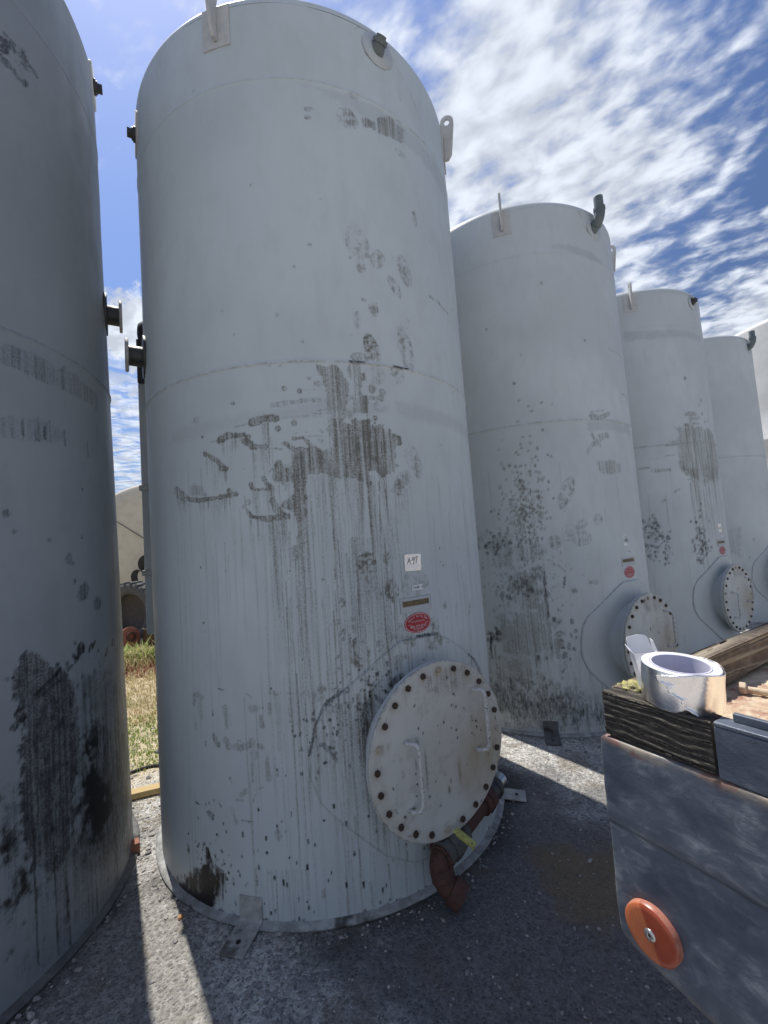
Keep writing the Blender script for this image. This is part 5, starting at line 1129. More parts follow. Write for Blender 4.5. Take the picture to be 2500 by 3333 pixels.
bm = bmesh.new(); a1 = (g[7] - g[6]).normalized(); lathe(bm, [(.0, -.075), (.046, -.075), (.048, -.03), (.054, -.028), (.054, .0), (.046, .004), (.046, .022), (.034, .024)], g[6], a1, 24); box(bm, g[6] - a1 * .02 - Vector((0, 0, .055)), (.008, .012, .03), (a1, a1.cross(up), up)); bmobj('cam_coupling', bm, M['darksteel'], op, smooth=True).modifiers.new('s', 'EDGE_SPLIT')
bm = bmesh.new(); lathe(bm, [(.034, .0), (.034, .075), (.036, .08), (.028, .081), (.026, .02), (0, .02)], g[6] + a1 * .012, a1, 24); bmobj('silver_adapter', bm, M['silver'], op, smooth=True).modifiers.new('s', 'EDGE_SPLIT')

# big white tank behind the far right end
def simple_tank(name, label, cat, c, R_, H, mat, seams, group=None):
    root = empty(name); tag(root, label, cat, group); n = 96; V = []; zs = [0, 1, 2.5, 4, H - .12]; prof = [(R_, z) for z in zs]
    for s in seams: prof += [(R_, s - .02), (R_ + .012, s), (R_, s + .02)]
    prof = sorted(prof, key=lambda q: q[1]) + [(R_ - .12 + .12 * math.cos(a), H - .12 + .12 * math.sin(a)) for a in np.linspace(.2, PI / 2, 5)]
    bm = bmesh.new(); lathe(bm, prof, (*c, 0), (0, 0, 1), n); bmobj('shell', bm, mat, root, smooth=True)
    bm = bmesh.new(); lathe(bm, [(R_ - .12, 0), (R_ * .7, .10), (R_ * .35, .2), (0, .24)], (*c, H), (0, 0, 1), n); bmobj('roof', bm, mat, root, smooth=True)
    return root
t5 = simple_tank('bulk_tank', 'large bright white tank rising behind the far right end of the row', 'storage tank', (12.26, 10.28), 3.5, 6.0, rough_metal('bulk_paint', (.60, .61, .61), (.52, .53, .53), 2.5, .55), (3.3,))

# ------------------------------------------------------------------ truck bed corner at the right
K0 = Vector((.3265, .7235, 0)); AV = Vector((.5, -.8660254, 0)); BV = Vector((.8660254, .5, 0)); UZ = Vector((0, 0, 1))
def KP(a, b_, z): return K0 + AV * a + BV * b_ + UZ * z
truck = empty('flatbed_truck'); tag(truck, 'corner of a dark blue-grey steel flatbed with rotted wooden rails and a round orange reflector', 'truck')


def plate_mat():
    m_, nb, p = newmat('worn_blue_grey_steel'); g = nb.n('ShaderNodeNewGeometry').outputs['Position']
    n1 = nb.noise(g, 9, 5, .6, .6); n2 = nb.noise(nb.mapping(g, scale=(1, 1, 2.2)), 22, 6, .7, .4); n3 = nb.noise(g, 160, 4, .6)
    n1 = nb.math('ADD', nb.math('MULTIPLY', n1, .75), nb.math('MULTIPLY', nb.noise(nb.mapping(g, rot=(0, .5, 0), scale=(1, 1, 2.4)), 5, 3, .5, .3), .25))
    c = nb.mix(nb.ramp(n1, .38, .62), (.060, .076, .108), (.105, .125, .160)); c = nb.mix(nb.math('MULTIPLY', nb.ramp(n2, .48, .68, 0, .85), nb.ramp(n1, .42, .6, .05, 1)), c, (.24, .26, .29))  # pale patches put dappled grazing sunlight into the panel colour
    c = nb.mix(nb.ramp(nb.noise(g, 34, 5, .7, 1.2), .62, .70, 0, .8), c, (.06, .064, .075))
    at = nb.n('ShaderNodeAttribute', attribute_name='wear'); sep = nb.n('ShaderNodeSeparateColor', ins={0: at.outputs['Color']})
    c = nb.mix(nb.math('MULTIPLY', sep.outputs[0], nb.ramp(n2, .3, .6, .0, .7)), c, (.24, .19, .13)); c = nb.mix(nb.math('MULTIPLY', sep.outputs[1], nb.ramp(n1, .3, .6, .0, .8)), c, (.20, .07, .05))
    c = nb.mix(sep.outputs[2], c, (.02, .021, .026))
    setp(nb, p, c, nb.ramp(n2, .3, .7, .36, .60), .1, .5)
    bump(nb, p, nb.math('ADD', nb.math('MULTIPLY', n1, 1.2), nb.math('ADD', nb.math('MULTIPLY', n2, .5), nb.math('MULTIPLY', n3, .12))), .35, .006); return m_


M['plate'] = plate_mat()
nA, nZ = 260, 90; LA = 1.45; av = np.concatenate([np.linspace(0, .03, 12)[:-1], np.linspace(.03, .4, 150)[:-1], np.linspace(.4, LA, nA - 161 + 1)])
zt_ = 1.307 - .010 * np.clip(1 - av / .012, 0, 1) ** 2
zb_ = np.interp(av, [0, .004, .022, .045, .08, .115, .3, LA], [1.03, 1.003, .989, .982, .974, .965, .95, .93])
vz = np.linspace(0, 1, nZ)[:, None]; Zg = zb_[None, :] + (zt_ - zb_)[None, :] * vz; Ag = np.broadcast_to(av[None, :], Zg.shape)
nzp = vnoise(Zg.shape, (22, 30), 77, 3); crease = np.clip((Zg - 1.170) / .016, 0, 1); crease = crease * crease * (3 - 2 * crease)
Bg = -(nzp - .5) * .0100 - crease * .0035 + .006 * np.clip(1 - Ag / .006, 0, 1) ** 2 + .003 * np.clip((Zg - 1.300) / .007, 0, 1) ** 2 + .016 * np.clip((1.012 - Zg) / .06, 0, 1) ** 1.5 * np.clip(1 - Ag / .5, 0, 1)
att = np.zeros(Zg.shape + (4,)); edge_t = np.clip((Zg - 1.291 + (nzp - .5) * .012) / .010, 0, 1); att[..., 0] = np.maximum(edge_t, np.clip(1 - Ag / .006, 0, 1) * .8); att[..., 0] = np.maximum(att[..., 0], .6 * np.clip(1 - (Zg - zb_[None, :]) / .012, 0, 1))
att[..., 1] = edge_t * (vnoise(Zg.shape, (6, 9), 78, 3) > .58); att[..., 2] = .7 * np.exp(-((Zg - 1.171 + .004 * (nzp - .5)) / .0022) ** 2) * (nzp > .35)
G = np.array([list(K0)])[:, None, :] + Ag[..., None] * np.array(AV) + Bg[..., None] * np.array(BV) + Zg[..., None] * np.array(UZ)
skirt = []
def backrow(arr): return arr + np.array(BV) * .045
top2 = backrow(G[-1]); bot2 = backrow(G[0])
Gall = np.concatenate([bot2[None], G, top2[None]]); attall = np.concatenate([att[:1], att, att[-1:]])
nR, nC = Gall.shape[:2]; V = Gall.reshape(-1, 3); F = grid_faces(nR, nC)
side = V.reshape(nR, nC, 3)[1:-1, 0, :]; s2 = side + np.array(BV) * .045; base_i = len(V); V = np.vstack([V, s2]); i0 = np.arange(1, nR - 2)
F = np.vstack([F, np.stack([i0 * nC, (i0 + 1) * nC, base_i + i0, base_i + i0 - 1], -1)])
attf = np.vstack([attall.reshape(-1, 4), att[:, 0, :] * 0 + np.array([.5, 0, 0, 0])])
fromnp('side_panel', V, F, M['plate'], truck, True, {'wear': attf})

# deck with raised treads
m_, nb, p = newmat('dusty_tread_plate'); gq = nb.n('ShaderNodeNewGeometry').outputs['Position']
c = nb.mix(nb.ramp(nb.noise(gq, 7, 5, .6, .5), .45, .62), (.60, .49, .34), (.33, .18, .125)); c = nb.mix(nb.ramp(nb.noise(gq, 60, 5, .7), .4, .65, 0, .6), c, (.66, .57, .42)); setp(nb, p, c, .8, 0, .25); bump(nb, p, nb.noise(gq, 90, 4, .7), .5, .003); M['deck'] = m_
bm = bmesh.new(); q4 = [KP(.006, .03, 1.3065), KP(1.40, .03, 1.3065), KP(1.40, 2.3, 1.3065), KP(.006, 2.3, 1.3065)]; vs = [bm.verts.new(v_) for v_ in q4]; lo = [bm.verts.new(v_ - UZ * .006) for v_ in q4]
bm.faces.new(vs); bm.faces.new(lo[::-1])
for i in range(4): bm.faces.new((vs[i], vs[(i + 1) % 4], lo[(i + 1) % 4], lo[i]))
deck = bmobj('deck_plate', bm, M['deck'], truck)
Vt, Ft = [], []; loz = np.array([[-1, 0, 0], [-.5, -.5, 0], [.5, -.5, 0], [1, 0, 0], [.5, .5, 0], [-.5, .5, 0], [-.55, 0, 1], [.55, 0, 1]])
lf = [(0, 1, 6), (1, 2, 7), (1, 7, 6), (2, 3, 7), (3, 4, 7), (4, 5, 6), (4, 6, 7), (5, 0, 6)]
k_ = 0
for i in range(58):
    for j in range(64):
        a_, b_ = .05 + i * .0215, .06 + j * .0215
        if a_ > .9 or b_ > 1.4: continue
        th_ = (PI / 4 if (i + j) % 2 else -PI / 4) + .12; ca, sa = math.cos(th_), math.sin(th_)
        for v_ in loz: x_, y_ = v_[0] * .0125, v_[1] * .0075; Vt.append(KP(a_ + x_ * ca - y_ * sa, b_ + x_ * sa + y_ * ca, 1.3064 + v_[2] * .0022))
        Ft += [(f[0] + k_, f[1] + k_, f[2] + k_) for f in lf]; k_ += 8
fromnp('tread_pattern', np.array([list(v_) for v_ in Vt]), np.array(Ft), M['deck'], deck, True)


def wood_mat(name, c1, c2, dark):
    m_, nb, p = newmat(name); tcx = nb.n('ShaderNodeTexCoord').outputs['UV']
    at = nb.n('ShaderNodeAttribute', attribute_name='wear'); sep = nb.n('ShaderNodeSeparateColor', ins={0: at.outputs['Color']})
    g = nb.n('ShaderNodeNewGeometry').outputs['Position']; n2 = nb.noise(g, 45, 5, .7)
    c = nb.mix(nb.ramp(sep.outputs[0], .25, .8), dark, c1); c = nb.mix(nb.ramp(n2, .4, .7, 0, .6), c, c2)
    setp(nb, p, c, .9, 0, .15); bump(nb, p, nb.noise(g, 220, 4, .7), .5, .002); return m_


M['wood_dark'] = wood_mat('rotted_dark_timber', (.150, .135, .112), (.09, .084, .072), (.036, .033, .030))
M['wood_grey'] = wood_mat('weathered_grey_timber', (.34, .30, .23), (.26, .22, .17), (.13, .10, .08))
M['wood_new'] = wood_mat('pale_lumber', (.52, .40, .20), (.46, .36, .20), (.40, .30, .15))


def timber(name, o, ax, e1, e2, L, w1, w2, mat, parent, n=140, per=150, amp=.0022, freq=95, warp=.9, seed=1, knots=(), sag=0.0):
    """grooved weathered beam: swept rounded rectangle with growth-ring grooves running along it"""
    o, ax, e1, e2 = [np.array(v_, float) for v_ in (o, ax, e1, e2)]
    r_ = np.random.default_rng(seed); t_ = np.linspace(0, 1, per, endpoint=False) * 2 * (w1 + w2); P1, P2, N1, N2 = [], [], [], []
    for u in t_:
        if u < w1: a, b_, c1_, d1 = u, 0, 0, -1
        elif u < w1 + w2: a, b_, c1_, d1 = w1, u - w1, 1, 0
        elif u < 2 * w1 + w2: a, b_, c1_, d1 = 2 * w1 + w2 - u, w2, 0, 1
        else: a, b_, c1_, d1 = 0, 2 * (w1 + w2) - u, -1, 0
        P1.append(a); P2.append(b_); N1.append(c1_); N2.append(d1)
    P1, P2, N1, N2 = map(np.array, (P1, P2, N1, N2)); cr_ = .004
    P1 = np.clip(P1, 0, w1); s_ = np.linspace(0, L, n); f1 = vnoise((n, per), (n / 4, per / 9), seed, 2); fz = vnoise((n, per), (n / 14, 3), seed + 3, 3)
    ring = (P2[None, :] * 1.0 + P1[None, :] * .35) * freq + (f1 - .5) * 9 * warp + s_[:, None] * 14 * warp
    for kx, kz, kr in knots:
        d_ = np.hypot((s_[:, None] - kx) * .8, P2[None, :] - kz); ring = ring + 3.0 * np.exp(-(d_ / kr) ** 2)
    fib = vnoise((n, per), (n / 5, 1.6), seed + 9, 2); gr = .5 + .5 * np.sin(ring + (fib - .5) * 2.2); gr = gr ** .8 * (.6 + .8 * (fib - .2)); gr = np.clip(gr, 0, 1) * (.55 + .45 * fz) ; crack = (np.sin(ring * .5 + 1) > .965) * (fz > .45)
    disp = -amp * (1 - gr) - crack * amp * 1.6 + (fz - .5) * amp
    corner = np.minimum(np.minimum(P1, w1 - P1) + np.minimum(P2, w2 - P2), .006) / .006; disp = disp - .0025 * (1 - corner[None, :])
    V = o + s_[:, None, None] * ax + (P1[None, :, None] + (N1[None, :] * disp)[..., None]) * e1 + (P2[None, :, None] + (N2[None, :] * disp)[..., None]) * e2
    V = V + (r_.normal(0, .0012, (1, per, 1)) * ax) * (s_[:, None, None] < 1e-6) - (sag * np.sin(np.pi * s_ / L))[:, None, None] * np.array([0, 0, 1.])
    A = np.zeros((n, per, 4)); A[..., 0] = gr * (1 - crack)
    ends = []; Vf = [V.reshape(-1, 3)]; F = [grid_faces(n, per, True)]; cnt = n * per
    ob = fromnp(name, Vf[0], F[0], mat, parent, True, {'wear': A.reshape(-1, 4)})
    bm = bmesh.new(); bm.from_mesh(ob.data); bm.verts.ensure_lookup_table()
    bm.faces.new([bm.verts[i] for i in range(per)]); bm.faces.new([bm.verts[(n - 1) * per + i] for i in range(per)][::-1]); bmesh.ops.recalc_face_normals(bm, faces=bm.faces); bm.to_mesh(ob.data); bm.free()
    return ob


timber('end_timber', KP(.014, .000, 1.3095), AV, BV, UZ, .152, .038, .069, M['wood_dark'], truck, 260, 320, .0016, 640, .35, 3, knots=((.115, .025, .018),))
timber('side_rail', KP(.006, .038, 1.3085), BV, AV, UZ, 2.2, .036, .070, M['wood_grey'], truck, 260, 120, .002, 300, .8, 8, sag=-.006)
# steel rail past the end timber
bm = bmesh.new(); box(bm, KP(.830, .004, 1.3415), (.660, .005, .0335), (AV, BV, UZ)); box(bm, KP(.830, .013, 1.378), (.660, .014, .003), (AV, BV, UZ))
rl = bmobj('steel_rail', bm, M['plate'], truck, bevel=.002)
bm = bmesh.new(); box(bm, KP(.838, .020, 1.3865), (.652, .004, .0055), (AV, BV, UZ)); bmobj('rail_lip', bm, M['plate'], rl, bevel=.0015)
bm = bmesh.new(); box(bm, KP(.69, .2, 1.25), (.68, .03, .05), (AV, BV, UZ)); box(bm, KP(.69, 1.2, 1.25), (.68, .03, .05), (AV, BV, UZ)); box(bm, KP(.45, 1.1, 1.16), (.04, 1.1, .04), (AV, BV, UZ)); box(bm, KP(1.05, 1.1, 1.16), (.04, 1.1, .04), (AV, BV, UZ)); box(bm, KP(.75, 1.5, .52), (.6, .06, .06), (AV, BV, UZ))
for a_ in (.45, 1.05): box(bm, KP(a_, 1.5, .85), (.03, .05, .33), (AV, BV, UZ))
bmobj('chassis', bm, M['darksteel'], truck)
for a_ in (.30, 1.2):
    bm = bmesh.new(); R_ = .46; lathe(bm, [(.24, -.11), (.40, -.13), (.45, -.11), (R_, -.08), (R_, .08), (.45, .11), (.40, .13), (.24, .11)], KP(a_, 1.5, R_), AV, 40, close=True)
    ty = bmobj('wheel', bm, M['black'], truck, smooth=True); bm = bmesh.new(); lathe(bm, [(.0, -.05), (.12, -.05), (.15, -.02), (.24, -.08), (.25, -.10), (.25, .10), (.2, .02), (0, .02)], KP(a_, 1.5, R_), AV, 32); bmobj('rim', bm, M['trim'], ty, smooth=True)

# reflector
m_, nb, p = newmat('orange_reflector'); tg = nb.n('ShaderNodeNewGeometry').outputs['Position']
RC0 = KP(.0585, -.006, 1.040); REF0 = RC0.dot(AV) + RC0.z * .35; dA = nb.vmath('DOT_PRODUCT', tg, tuple(AV)); dZ = nb.n('ShaderNodeSeparateXYZ', ins={0: tg}).outputs[2]
ga = nb.math('PINGPONG', nb.math('MULTIPLY', dA, 1.0), .00115); gz = nb.math('PINGPONG', nb.math('MULTIPLY', dZ, 1.0), .00115)
gg = nb.math('ADD', ga, gz); lf_ = nb.ramp(nb.math('ADD', dA, nb.math('MULTIPLY', dZ, .35)), REF0 - .003, REF0 + .003, 1, 0)
ca_ = nb.mix(nb.ramp(gg, .0004, .0018), (.30, .06, .022), (.62, .21, .085)); cb_ = nb.mix(nb.ramp(gg, .0004, .0018), (.24, .040, .016), (.33, .062, .024)); c = nb.mix(lf_, cb_, ca_)
rd_ = nb.vmath('DISTANCE', tg, tuple(RC0)); c = nb.mix(nb.ramp(nb.math('ADD', rd_, nb.math('MULTIPLY', nb.noise(tg, 70, 4, .6), .004)), .0395, .0408, 0, .45), c, (.50, .30, .24)); c = nb.mix(nb.ramp(nb.noise(tg, 60, 4, .6), .4, .7, 0, .3), c, (.34, .07, .04))  # pale worn rim, with its lit edge painted into the colour
setp(nb, p, c, .32, 0, .5); bump(nb, p, gg, .7, .02); p.inputs['Subsurface Weight'].default_value = 0.0; M['refl'] = m_
bm = bmesh.new(); rc = KP(.0585, -.006, 1.040); lathe(bm, [(0, .0045), (.012, .0048), (.030, .0045), (.0365, .0040), (.0385, .002), (.0390, -.008), (0, -.008)], rc, -BV, 56)
rf = bmobj('reflector', bm, M['refl'], truck, smooth=True); rf.modifiers.new('s', 'EDGE_SPLIT').split_angle = math.radians(50)
bm = bmesh.new(); lathe(bm, [(0, .0040), (.0018, .0042), (.0022, .0068), (.0040, .0070), (.0078, .0064), (.0084, .0046), (.0084, .003)], rc, -BV, 28); bmobj('rivet', bm, M['silver'], rf, smooth=True)
bm = bmesh.new(); lathe(bm, [(0, .0071), (.0019, .0071), (.0019, .0050)], rc, -BV, 14); bmobj('rivet_hole', bm, M['black'], rf)

# foil tape roll
tape = empty('tape_roll'); tag(tape, 'roll of shiny aluminium foil tape with a torn end, standing on the dark timber', 'tape roll')
tc_ = KP(.108, .050, 1.3785); tz = 1.433 - 1.3785; lean = (UZ + AV * .10 + BV * -.02).normalized()
M['tapefoil'] = foil_mat('foil_tape', .22, 16, (.84, .84, .86), .20)
bm = bmesh.new(); lathe(bm, [(.0385, .0), (.0500, .0), (.0505, .001), (.0505, tz - .001), (.0500, tz), (.0385, tz - .0005), (.0385, .0)], tc_, lean, 72); ro_ = bmobj('tape_winding', bm, M['tapefoil'], tape, smooth=True); ro_.modifiers.new('s', 'EDGE_SPLIT').split_angle = math.radians(35)
m_, nb, p = newmat('white_paper_liner'); tgo = nb.n('ShaderNodeTexCoord').outputs['Object']; setp(nb, p, nb.mix(nb.ramp(nb.noise(tgo, 90, 3), .3, .7), (.72, .72, .76), (.62, .62, .68)), .55); M['liner'] = m_
m_, nb, p = newmat('lilac_card_core'); setp(nb, p, (.56, .56, .68), .6); M['core'] = m_
bm = bmesh.new(); lathe(bm, [(.0365, -.0005), (.0388, -.0005), (.0388, tz + .0008), (.0365, tz + .0008), (.0365, -.0005)], tc_, lean, 64); bmobj('cardboard_core', bm, M['core'], tape, smooth=True).modifiers.new('s', 'EDGE_SPLIT').split_angle = math.radians(35)
bm = bmesh.new(); lathe(bm, [(.0395, tz + .0003), (.0499, tz + .0003), (.0499, tz - .0008)], tc_, lean, 72); bmobj('paper_liner_edge', bm, M['liner'], tape)
# loose outer wrap with torn diagonal end
nth, nzz = 90, 26; wrapV = []
vdir = math.atan2(-(tc_.x), -(tc_.y))   # compass angle toward the camera
for j in range(nzz + 1):
    v_ = j / nzz
    start = vdir + .62 - 1.05 * (1 - v_) + .05 * math.sin(v_ * 23) + .03 * math.sin(v_ * 61)
    for i in range(nth + 1):
        u = i / nth; th_ = start - u * (start - (vdir - 3.4)); lift = .0015 + .0016 * abs(math.sin(th_ * 5 + v_ * 2)) * min(1, u * 8) + .005 * math.exp(-u * 26)
        r_ = .0508 + lift; zz = -.014 * max(0, math.cos(th_ - vdir - (-.35))) ** 1.5 + v_ * (tz + .014 * max(0, math.cos(th_ - vdir + .35)) ** 1.5 - .0025 - .003 * math.sin(th_ * 3 + 1))
        zz += .0005 * math.sin(i * 1.9) * (u < .05); P3 = tc_ + Vector((math.sin(th_), math.cos(th_), 0)) * r_ + lean * zz; wrapV.append(list(P3))
M['foilwarm'] = foil_mat('wrinkled_foil_flap', .55, 14, (.93, .88, .85), .24)
ob = fromnp('loose_wrap', np.array(wrapV), grid_faces(nzz + 1, nth + 1), M['foilwarm'], tape, True); ob.modifiers.new('solid', 'SOLIDIFY').thickness = .0005

# small open carton
carton = empty('small_carton'); tag(carton, 'small white open cardboard carton with torn flaps and handwriting, behind the foil tape', 'box')
def bplane(x, y, b_): return Vector(planehit(x, y, list(KP(0, b_, 1.3)), list(BV)))
m_, nb, p = newmat('white_card'); g2 = nb.n('ShaderNodeNewGeometry').outputs['Position']; setp(nb, p, nb.mix(nb.ramp(nb.noise(g2, 40, 4), .35, .7), (.80, .80, .82), (.70, .70, .73)), .7, 0, .3); p.inputs['Subsurface Weight'].default_value = 0; M['card'] = m_
fb = bplane(2101, 2260, .052); ft_ = bplane(2064, 2130, .046); dn = (fb - ft_); frt = Vector(zhit(2166, 2121, ft_.z)); blt = Vector(zhit(2037, 2127, ft_.z + .0)); e1 = frt - ft_; e2 = blt - ft_
e1 = Vector((e1.x, e1.y, 0)).normalized() * .040; e2 = Vector((-e1.y, e1.x, 0)).normalized() * .012; e2 = e2 if e2.y > 0 else -e2; dn = dn * ((ft_.z - 1.309) / max(ft_.z - fb.z, .01))
bm = bmesh.new(); T = [ft_, ft_ + e1, ft_ + e1 + e2, ft_ + e2]; Bm = [v_ + dn for v_ in T]; tv = [bm.verts.new(v_) for v_ in T]; bv = [bm.verts.new(v_) for v_ in Bm]
for i in range(4): bm.faces.new((tv[i], tv[(i + 1) % 4], bv[(i + 1) % 4], bv[i]))
bm.faces.new(bv)
co = bmobj('carton_body', bm, M['card'], carton); co.modifiers.new('s', 'SOLIDIFY').thickness = .0009
bm = bmesh.new(); u_ = -dn.normalized(); fl = [T[3], T[2], T[2] + u_ * .022 - e1 * .06 + e2 * .15, T[2] + u_ * .026 - e1 * .16 + e2 * .15, T[3] + u_ * .028 + e1 * .55 + e2 * .15, T[3] + u_ * .027 + e1 * .45 + e2 * .15, T[3] + u_ * .025 + e1 * .08 + e2 * .15, T[3] + u_ * .020 + e1 * .02 + e2 * .12]
bm.faces.new([bm.verts.new(v_) for v_ in fl]); bmobj('back_flap', bm, M['card'], carton).modifiers.new('s', 'SOLIDIFY').thickness = .0009
bm = bmesh.new(); bm.faces.new([bm.verts.new(v_) for v_ in (T[0], T[3], T[3] - e1 * .10 + u_ * .014, T[0] - e1 * .10 + u_ * .006 + e2 * .3)]); bmobj('side_flap', bm, M['card'], carton).modifiers.new('s', 'SOLIDIFY').thickness = .0009
bm = bmesh.new(); bm.faces.new([bm.verts.new(v_) for v_ in (T[1], T[2], T[2] + u_ * .020, T[1] + u_ * .018 + e2 * .4)]); bmobj('side_flap', bm, M['card'], carton).modifiers.new('s', 'SOLIDIFY').thickness = .0009
bm = bmesh.new(); nrm = e1.cross(dn).normalized(); nrm = nrm if nrm.dot(Vector((0, 0, 1.6)) - T[0]) > 0 else -nrm; dnn = dn.normalized(); e1n = e1.normalized()
rs2 = random.Random(3)
def scrib(x0, x1, y0, k):
    P5 = []; 
    for i in range(k): P5.append((x0 + (x1 - x0) * i / k + rs2.uniform(-.001, .001), y0 + (-1) ** i * rs2.uniform(.001, .004)))
    for a_, c_ in zip(P5, P5[1:]):
        pa, pc = [T[0] + dnn * q_[0] + e1n * q_[1] + nrm * .0014 for q_ in (a_, c_)]; d_ = (pc - pa).normalized(); s3 = d_.cross(nrm) * .0005; bm.faces.new([bm.verts.new(v_) for v_ in (pa - s3, pc - s3, pc + s3, pa + s3)])
scrib(.040, .075, .012, 16); scrib(.050, .080, .024, 14)
bmobj('handwriting', bm, M['rust'], co)
bm = bmesh.new(); pa = T[0] + dnn * .050 + e1n * .018 + nrm * .0014; bm.faces.new([bm.verts.new(pa + dnn * a_ + e1n * c_) for a_, c_ in ((0, -.001), (.009, -.001), (.009, .0012), (0, .0012))]); bmobj('printed_mark', bm, M['black'], co)

# yellow rag lump
bm = bmesh.new(); rgc = KP(.028, .060, 1.372); bmesh.ops.create_icosphere(bm, subdivisions=4, radius=1)
for v_ in bm.verts:
    q_ = v_.co.copy(); nzv = 1 + .22 * math.sin(q_.x * 7 + q_.y * 3) * math.cos(q_.z * 6) + .12 * math.sin(q_.y * 13 + q_.z * 9) + .06 * math.sin(q_.x * 31)
    v_.co = rgc + (AV * q_.x * .022 + BV * q_.y * .026 + UZ * (q_.z * .010)) * nzv
m_, nb, p = newmat('yellow_rag'); g2 = nb.n('ShaderNodeNewGeometry').outputs['Position']; setp(nb, p, nb.mix(nb.ramp(nb.noise(g2, 120, 5, .7), .4, .6), (.42, .39, .15), (.14, .13, .08)), .9); bump(nb, p, nb.noise(g2, 200, 4), .6, .002)
tag(bmobj('rag', bm, m_, None, smooth=True), 'crumpled dirty yellow rag on the rail beside the carton', 'rag')
for o in (bpy.data.objects['rag'],): pass
bm = bmesh.new(); tube(bm, [KP(.071, .343, 1.316), KP(.090, .349, 1.316), KP(.16, .37, 1.3155), KP(.30, .41, 1.3155)], .0065, 14); lathe(bm, [(0, -.006), (.012, -.006), (.012, .004), (.006, .005)], KP(.073, .3435, 1.318), KP(.3, .41, 0) - KP(.071, .343, 0), 6)
tag(bmobj('steel_pin', bm, M['deck'], None, bevel=.0015), 'rusty headed steel pin lying on the sunlit tread-plate deck', 'pin')

# ------------------------------------------------------------------ things seen through the gap on the left
lum = Vector(zhit(425, 2580, .05)); lum2 = Vector(zhit(518, 2558, .05)); d_ = (lum2 - lum).normalized(); sdv = d_.cross(UZ)
pt = timber('lumber', lum - d_ * .30 + sdv * .02 - UZ * .045, d_, sdv * -1, UZ, (lum2 - lum).length + .75, .085, .040, M['wood_new'], None, 60, 60, .0006, 60, .3, 12); pt.location.z += .0
tag(pt, 'pale sawn length of lumber lying on the ground in the gap between two tanks', 'lumber')
# its supports off the ground
bm = bmesh.new(); box(bm, lum - d_ * .1 + sdv * 0 - UZ * .0 + Vector((0, 0, -.047)), (.03, .04, .0035), (d_, sdv, UZ)); bm.free()
bm = bmesh.new(); h1 = Vector(zhit(385, 2530, .012)); h2 = Vector(zhit(500, 2492, .012)); hp = [h1 - (h2 - h1) * 1.0, h1 - (h2 - h1) * .4 + Vector((0, .04, 0)), h1, h1.lerp(h2, .5) + Vector((0, .02, 0)), h2, h2 + (h2 - h1) * .6 - Vector((0, .1, 0))]
tube(bm, sm(hp, 6), .012, 10); tag(bmobj('shadow_strip', bm, M['black'], None, smooth=True), 'thin black strip standing in for a shadow on the sunlit gravel behind the lumber', 'shadow strip')  # dark tube added in place of a shadow strip on the gravel
bm = bmesh.new(); bp = Vector(zhit(424, 2762, .03)); box(bm, bp, (.045, .03, .028), (Vector((.8, .6, 0)), Vector((-.6, .8, 0)), UZ)); tag(bmobj('brick', bm, rough_metal('red_brick', (.24, .10, .065), (.30, .14, .09), 60, .9), None, bevel=.004), 'small red-brown brick wedged against the left foot of the A-97 tank', 'brick')
bm = bmesh.new(); cp_ = Vector(zhit(588, 2985, .006)); lathe(bm, [(0, -.006), (.011, -.006), (.012, .004), (.008, .008), (0, .009)], cp_, UZ, 14); tag(bmobj('bottle_cap', bm, rough_metal('amber_plastic', (.55, .27, .10), (.48, .22, .08), 60, .5), None, bevel=.001), 'small amber cap lying at the shadow edge in front of the middle tank', 'cap')

# beige horizontal vessel
m_, nb, p = newmat('beige_vessel_paint'); g2 = nb.n('ShaderNodeNewGeometry').outputs['Position']; setp(nb, p, nb.mix(nb.ramp(nb.noise(g2, 5, 5, .6), .4, .7), (.62, .56, .45), (.54, .49, .40)), .6, 0, .3); bump(nb, p, nb.noise(g2, 30, 4), .2, .004); M['beige'] = m_
vt = empty('horizontal_vessel'); tag(vt, 'large beige horizontal tank with a domed end, seen through the narrow sunny gap', 'vessel')
vd_ = ray(533, 1838); vC = Vector(CAMO + vd_ * (10.0 / (vd_ @ FWD))); vR = 1.95; vax = Vector((-.30, .95, 0)).normalized()
bm = bmesh.new(); lathe(bm, [(vR, 0), (vR, 5.0), (vR * .8, 5.25), (0, 5.4)], vC, vax, 96); bmobj('barrel', bm, M['beige'], vt, smooth=True)
bm = bmesh.new(); lathe(bm, [(vR + .015, .04), (vR + .015, -.03), (vR - .04, -.08), (vR * .85, -.14), (vR * .5, -.24), (.001, -.28)], vC, vax, 96); en = bmobj('domed_end', bm, M['beige'], vt, smooth=True)
bm = bmesh.new(); u_ = Vector((vax.y, -vax.x, 0)); 
def endp(x_, y_): 
    r_ = math.hypot(x_, y_); h_ = -.28 * math.sqrt(max(0, 1 - (r_ / vR) ** 2)) - .012; return vC + u_ * x_ + UZ * y_ + vax * h_
tube(bm, [endp(-1.60 + 2.3 * k / 20, 1.60 - 1.75 * k / 20) for k in range(21)], .008, 8); bmobj('weld_seam', bm, M['darksteel'], en)
bm = bmesh.new()
for z_ in (0.9, 3.8): box(bm, vC + vax * z_ + Vector((0, 0, -vR * .5 - vC.z * .5)), (vR * .8, .12, abs(vC.z - vR * 0) * .5), (u_, vax, UZ))
bmobj('saddle', bm, M['darksteel'], vt)
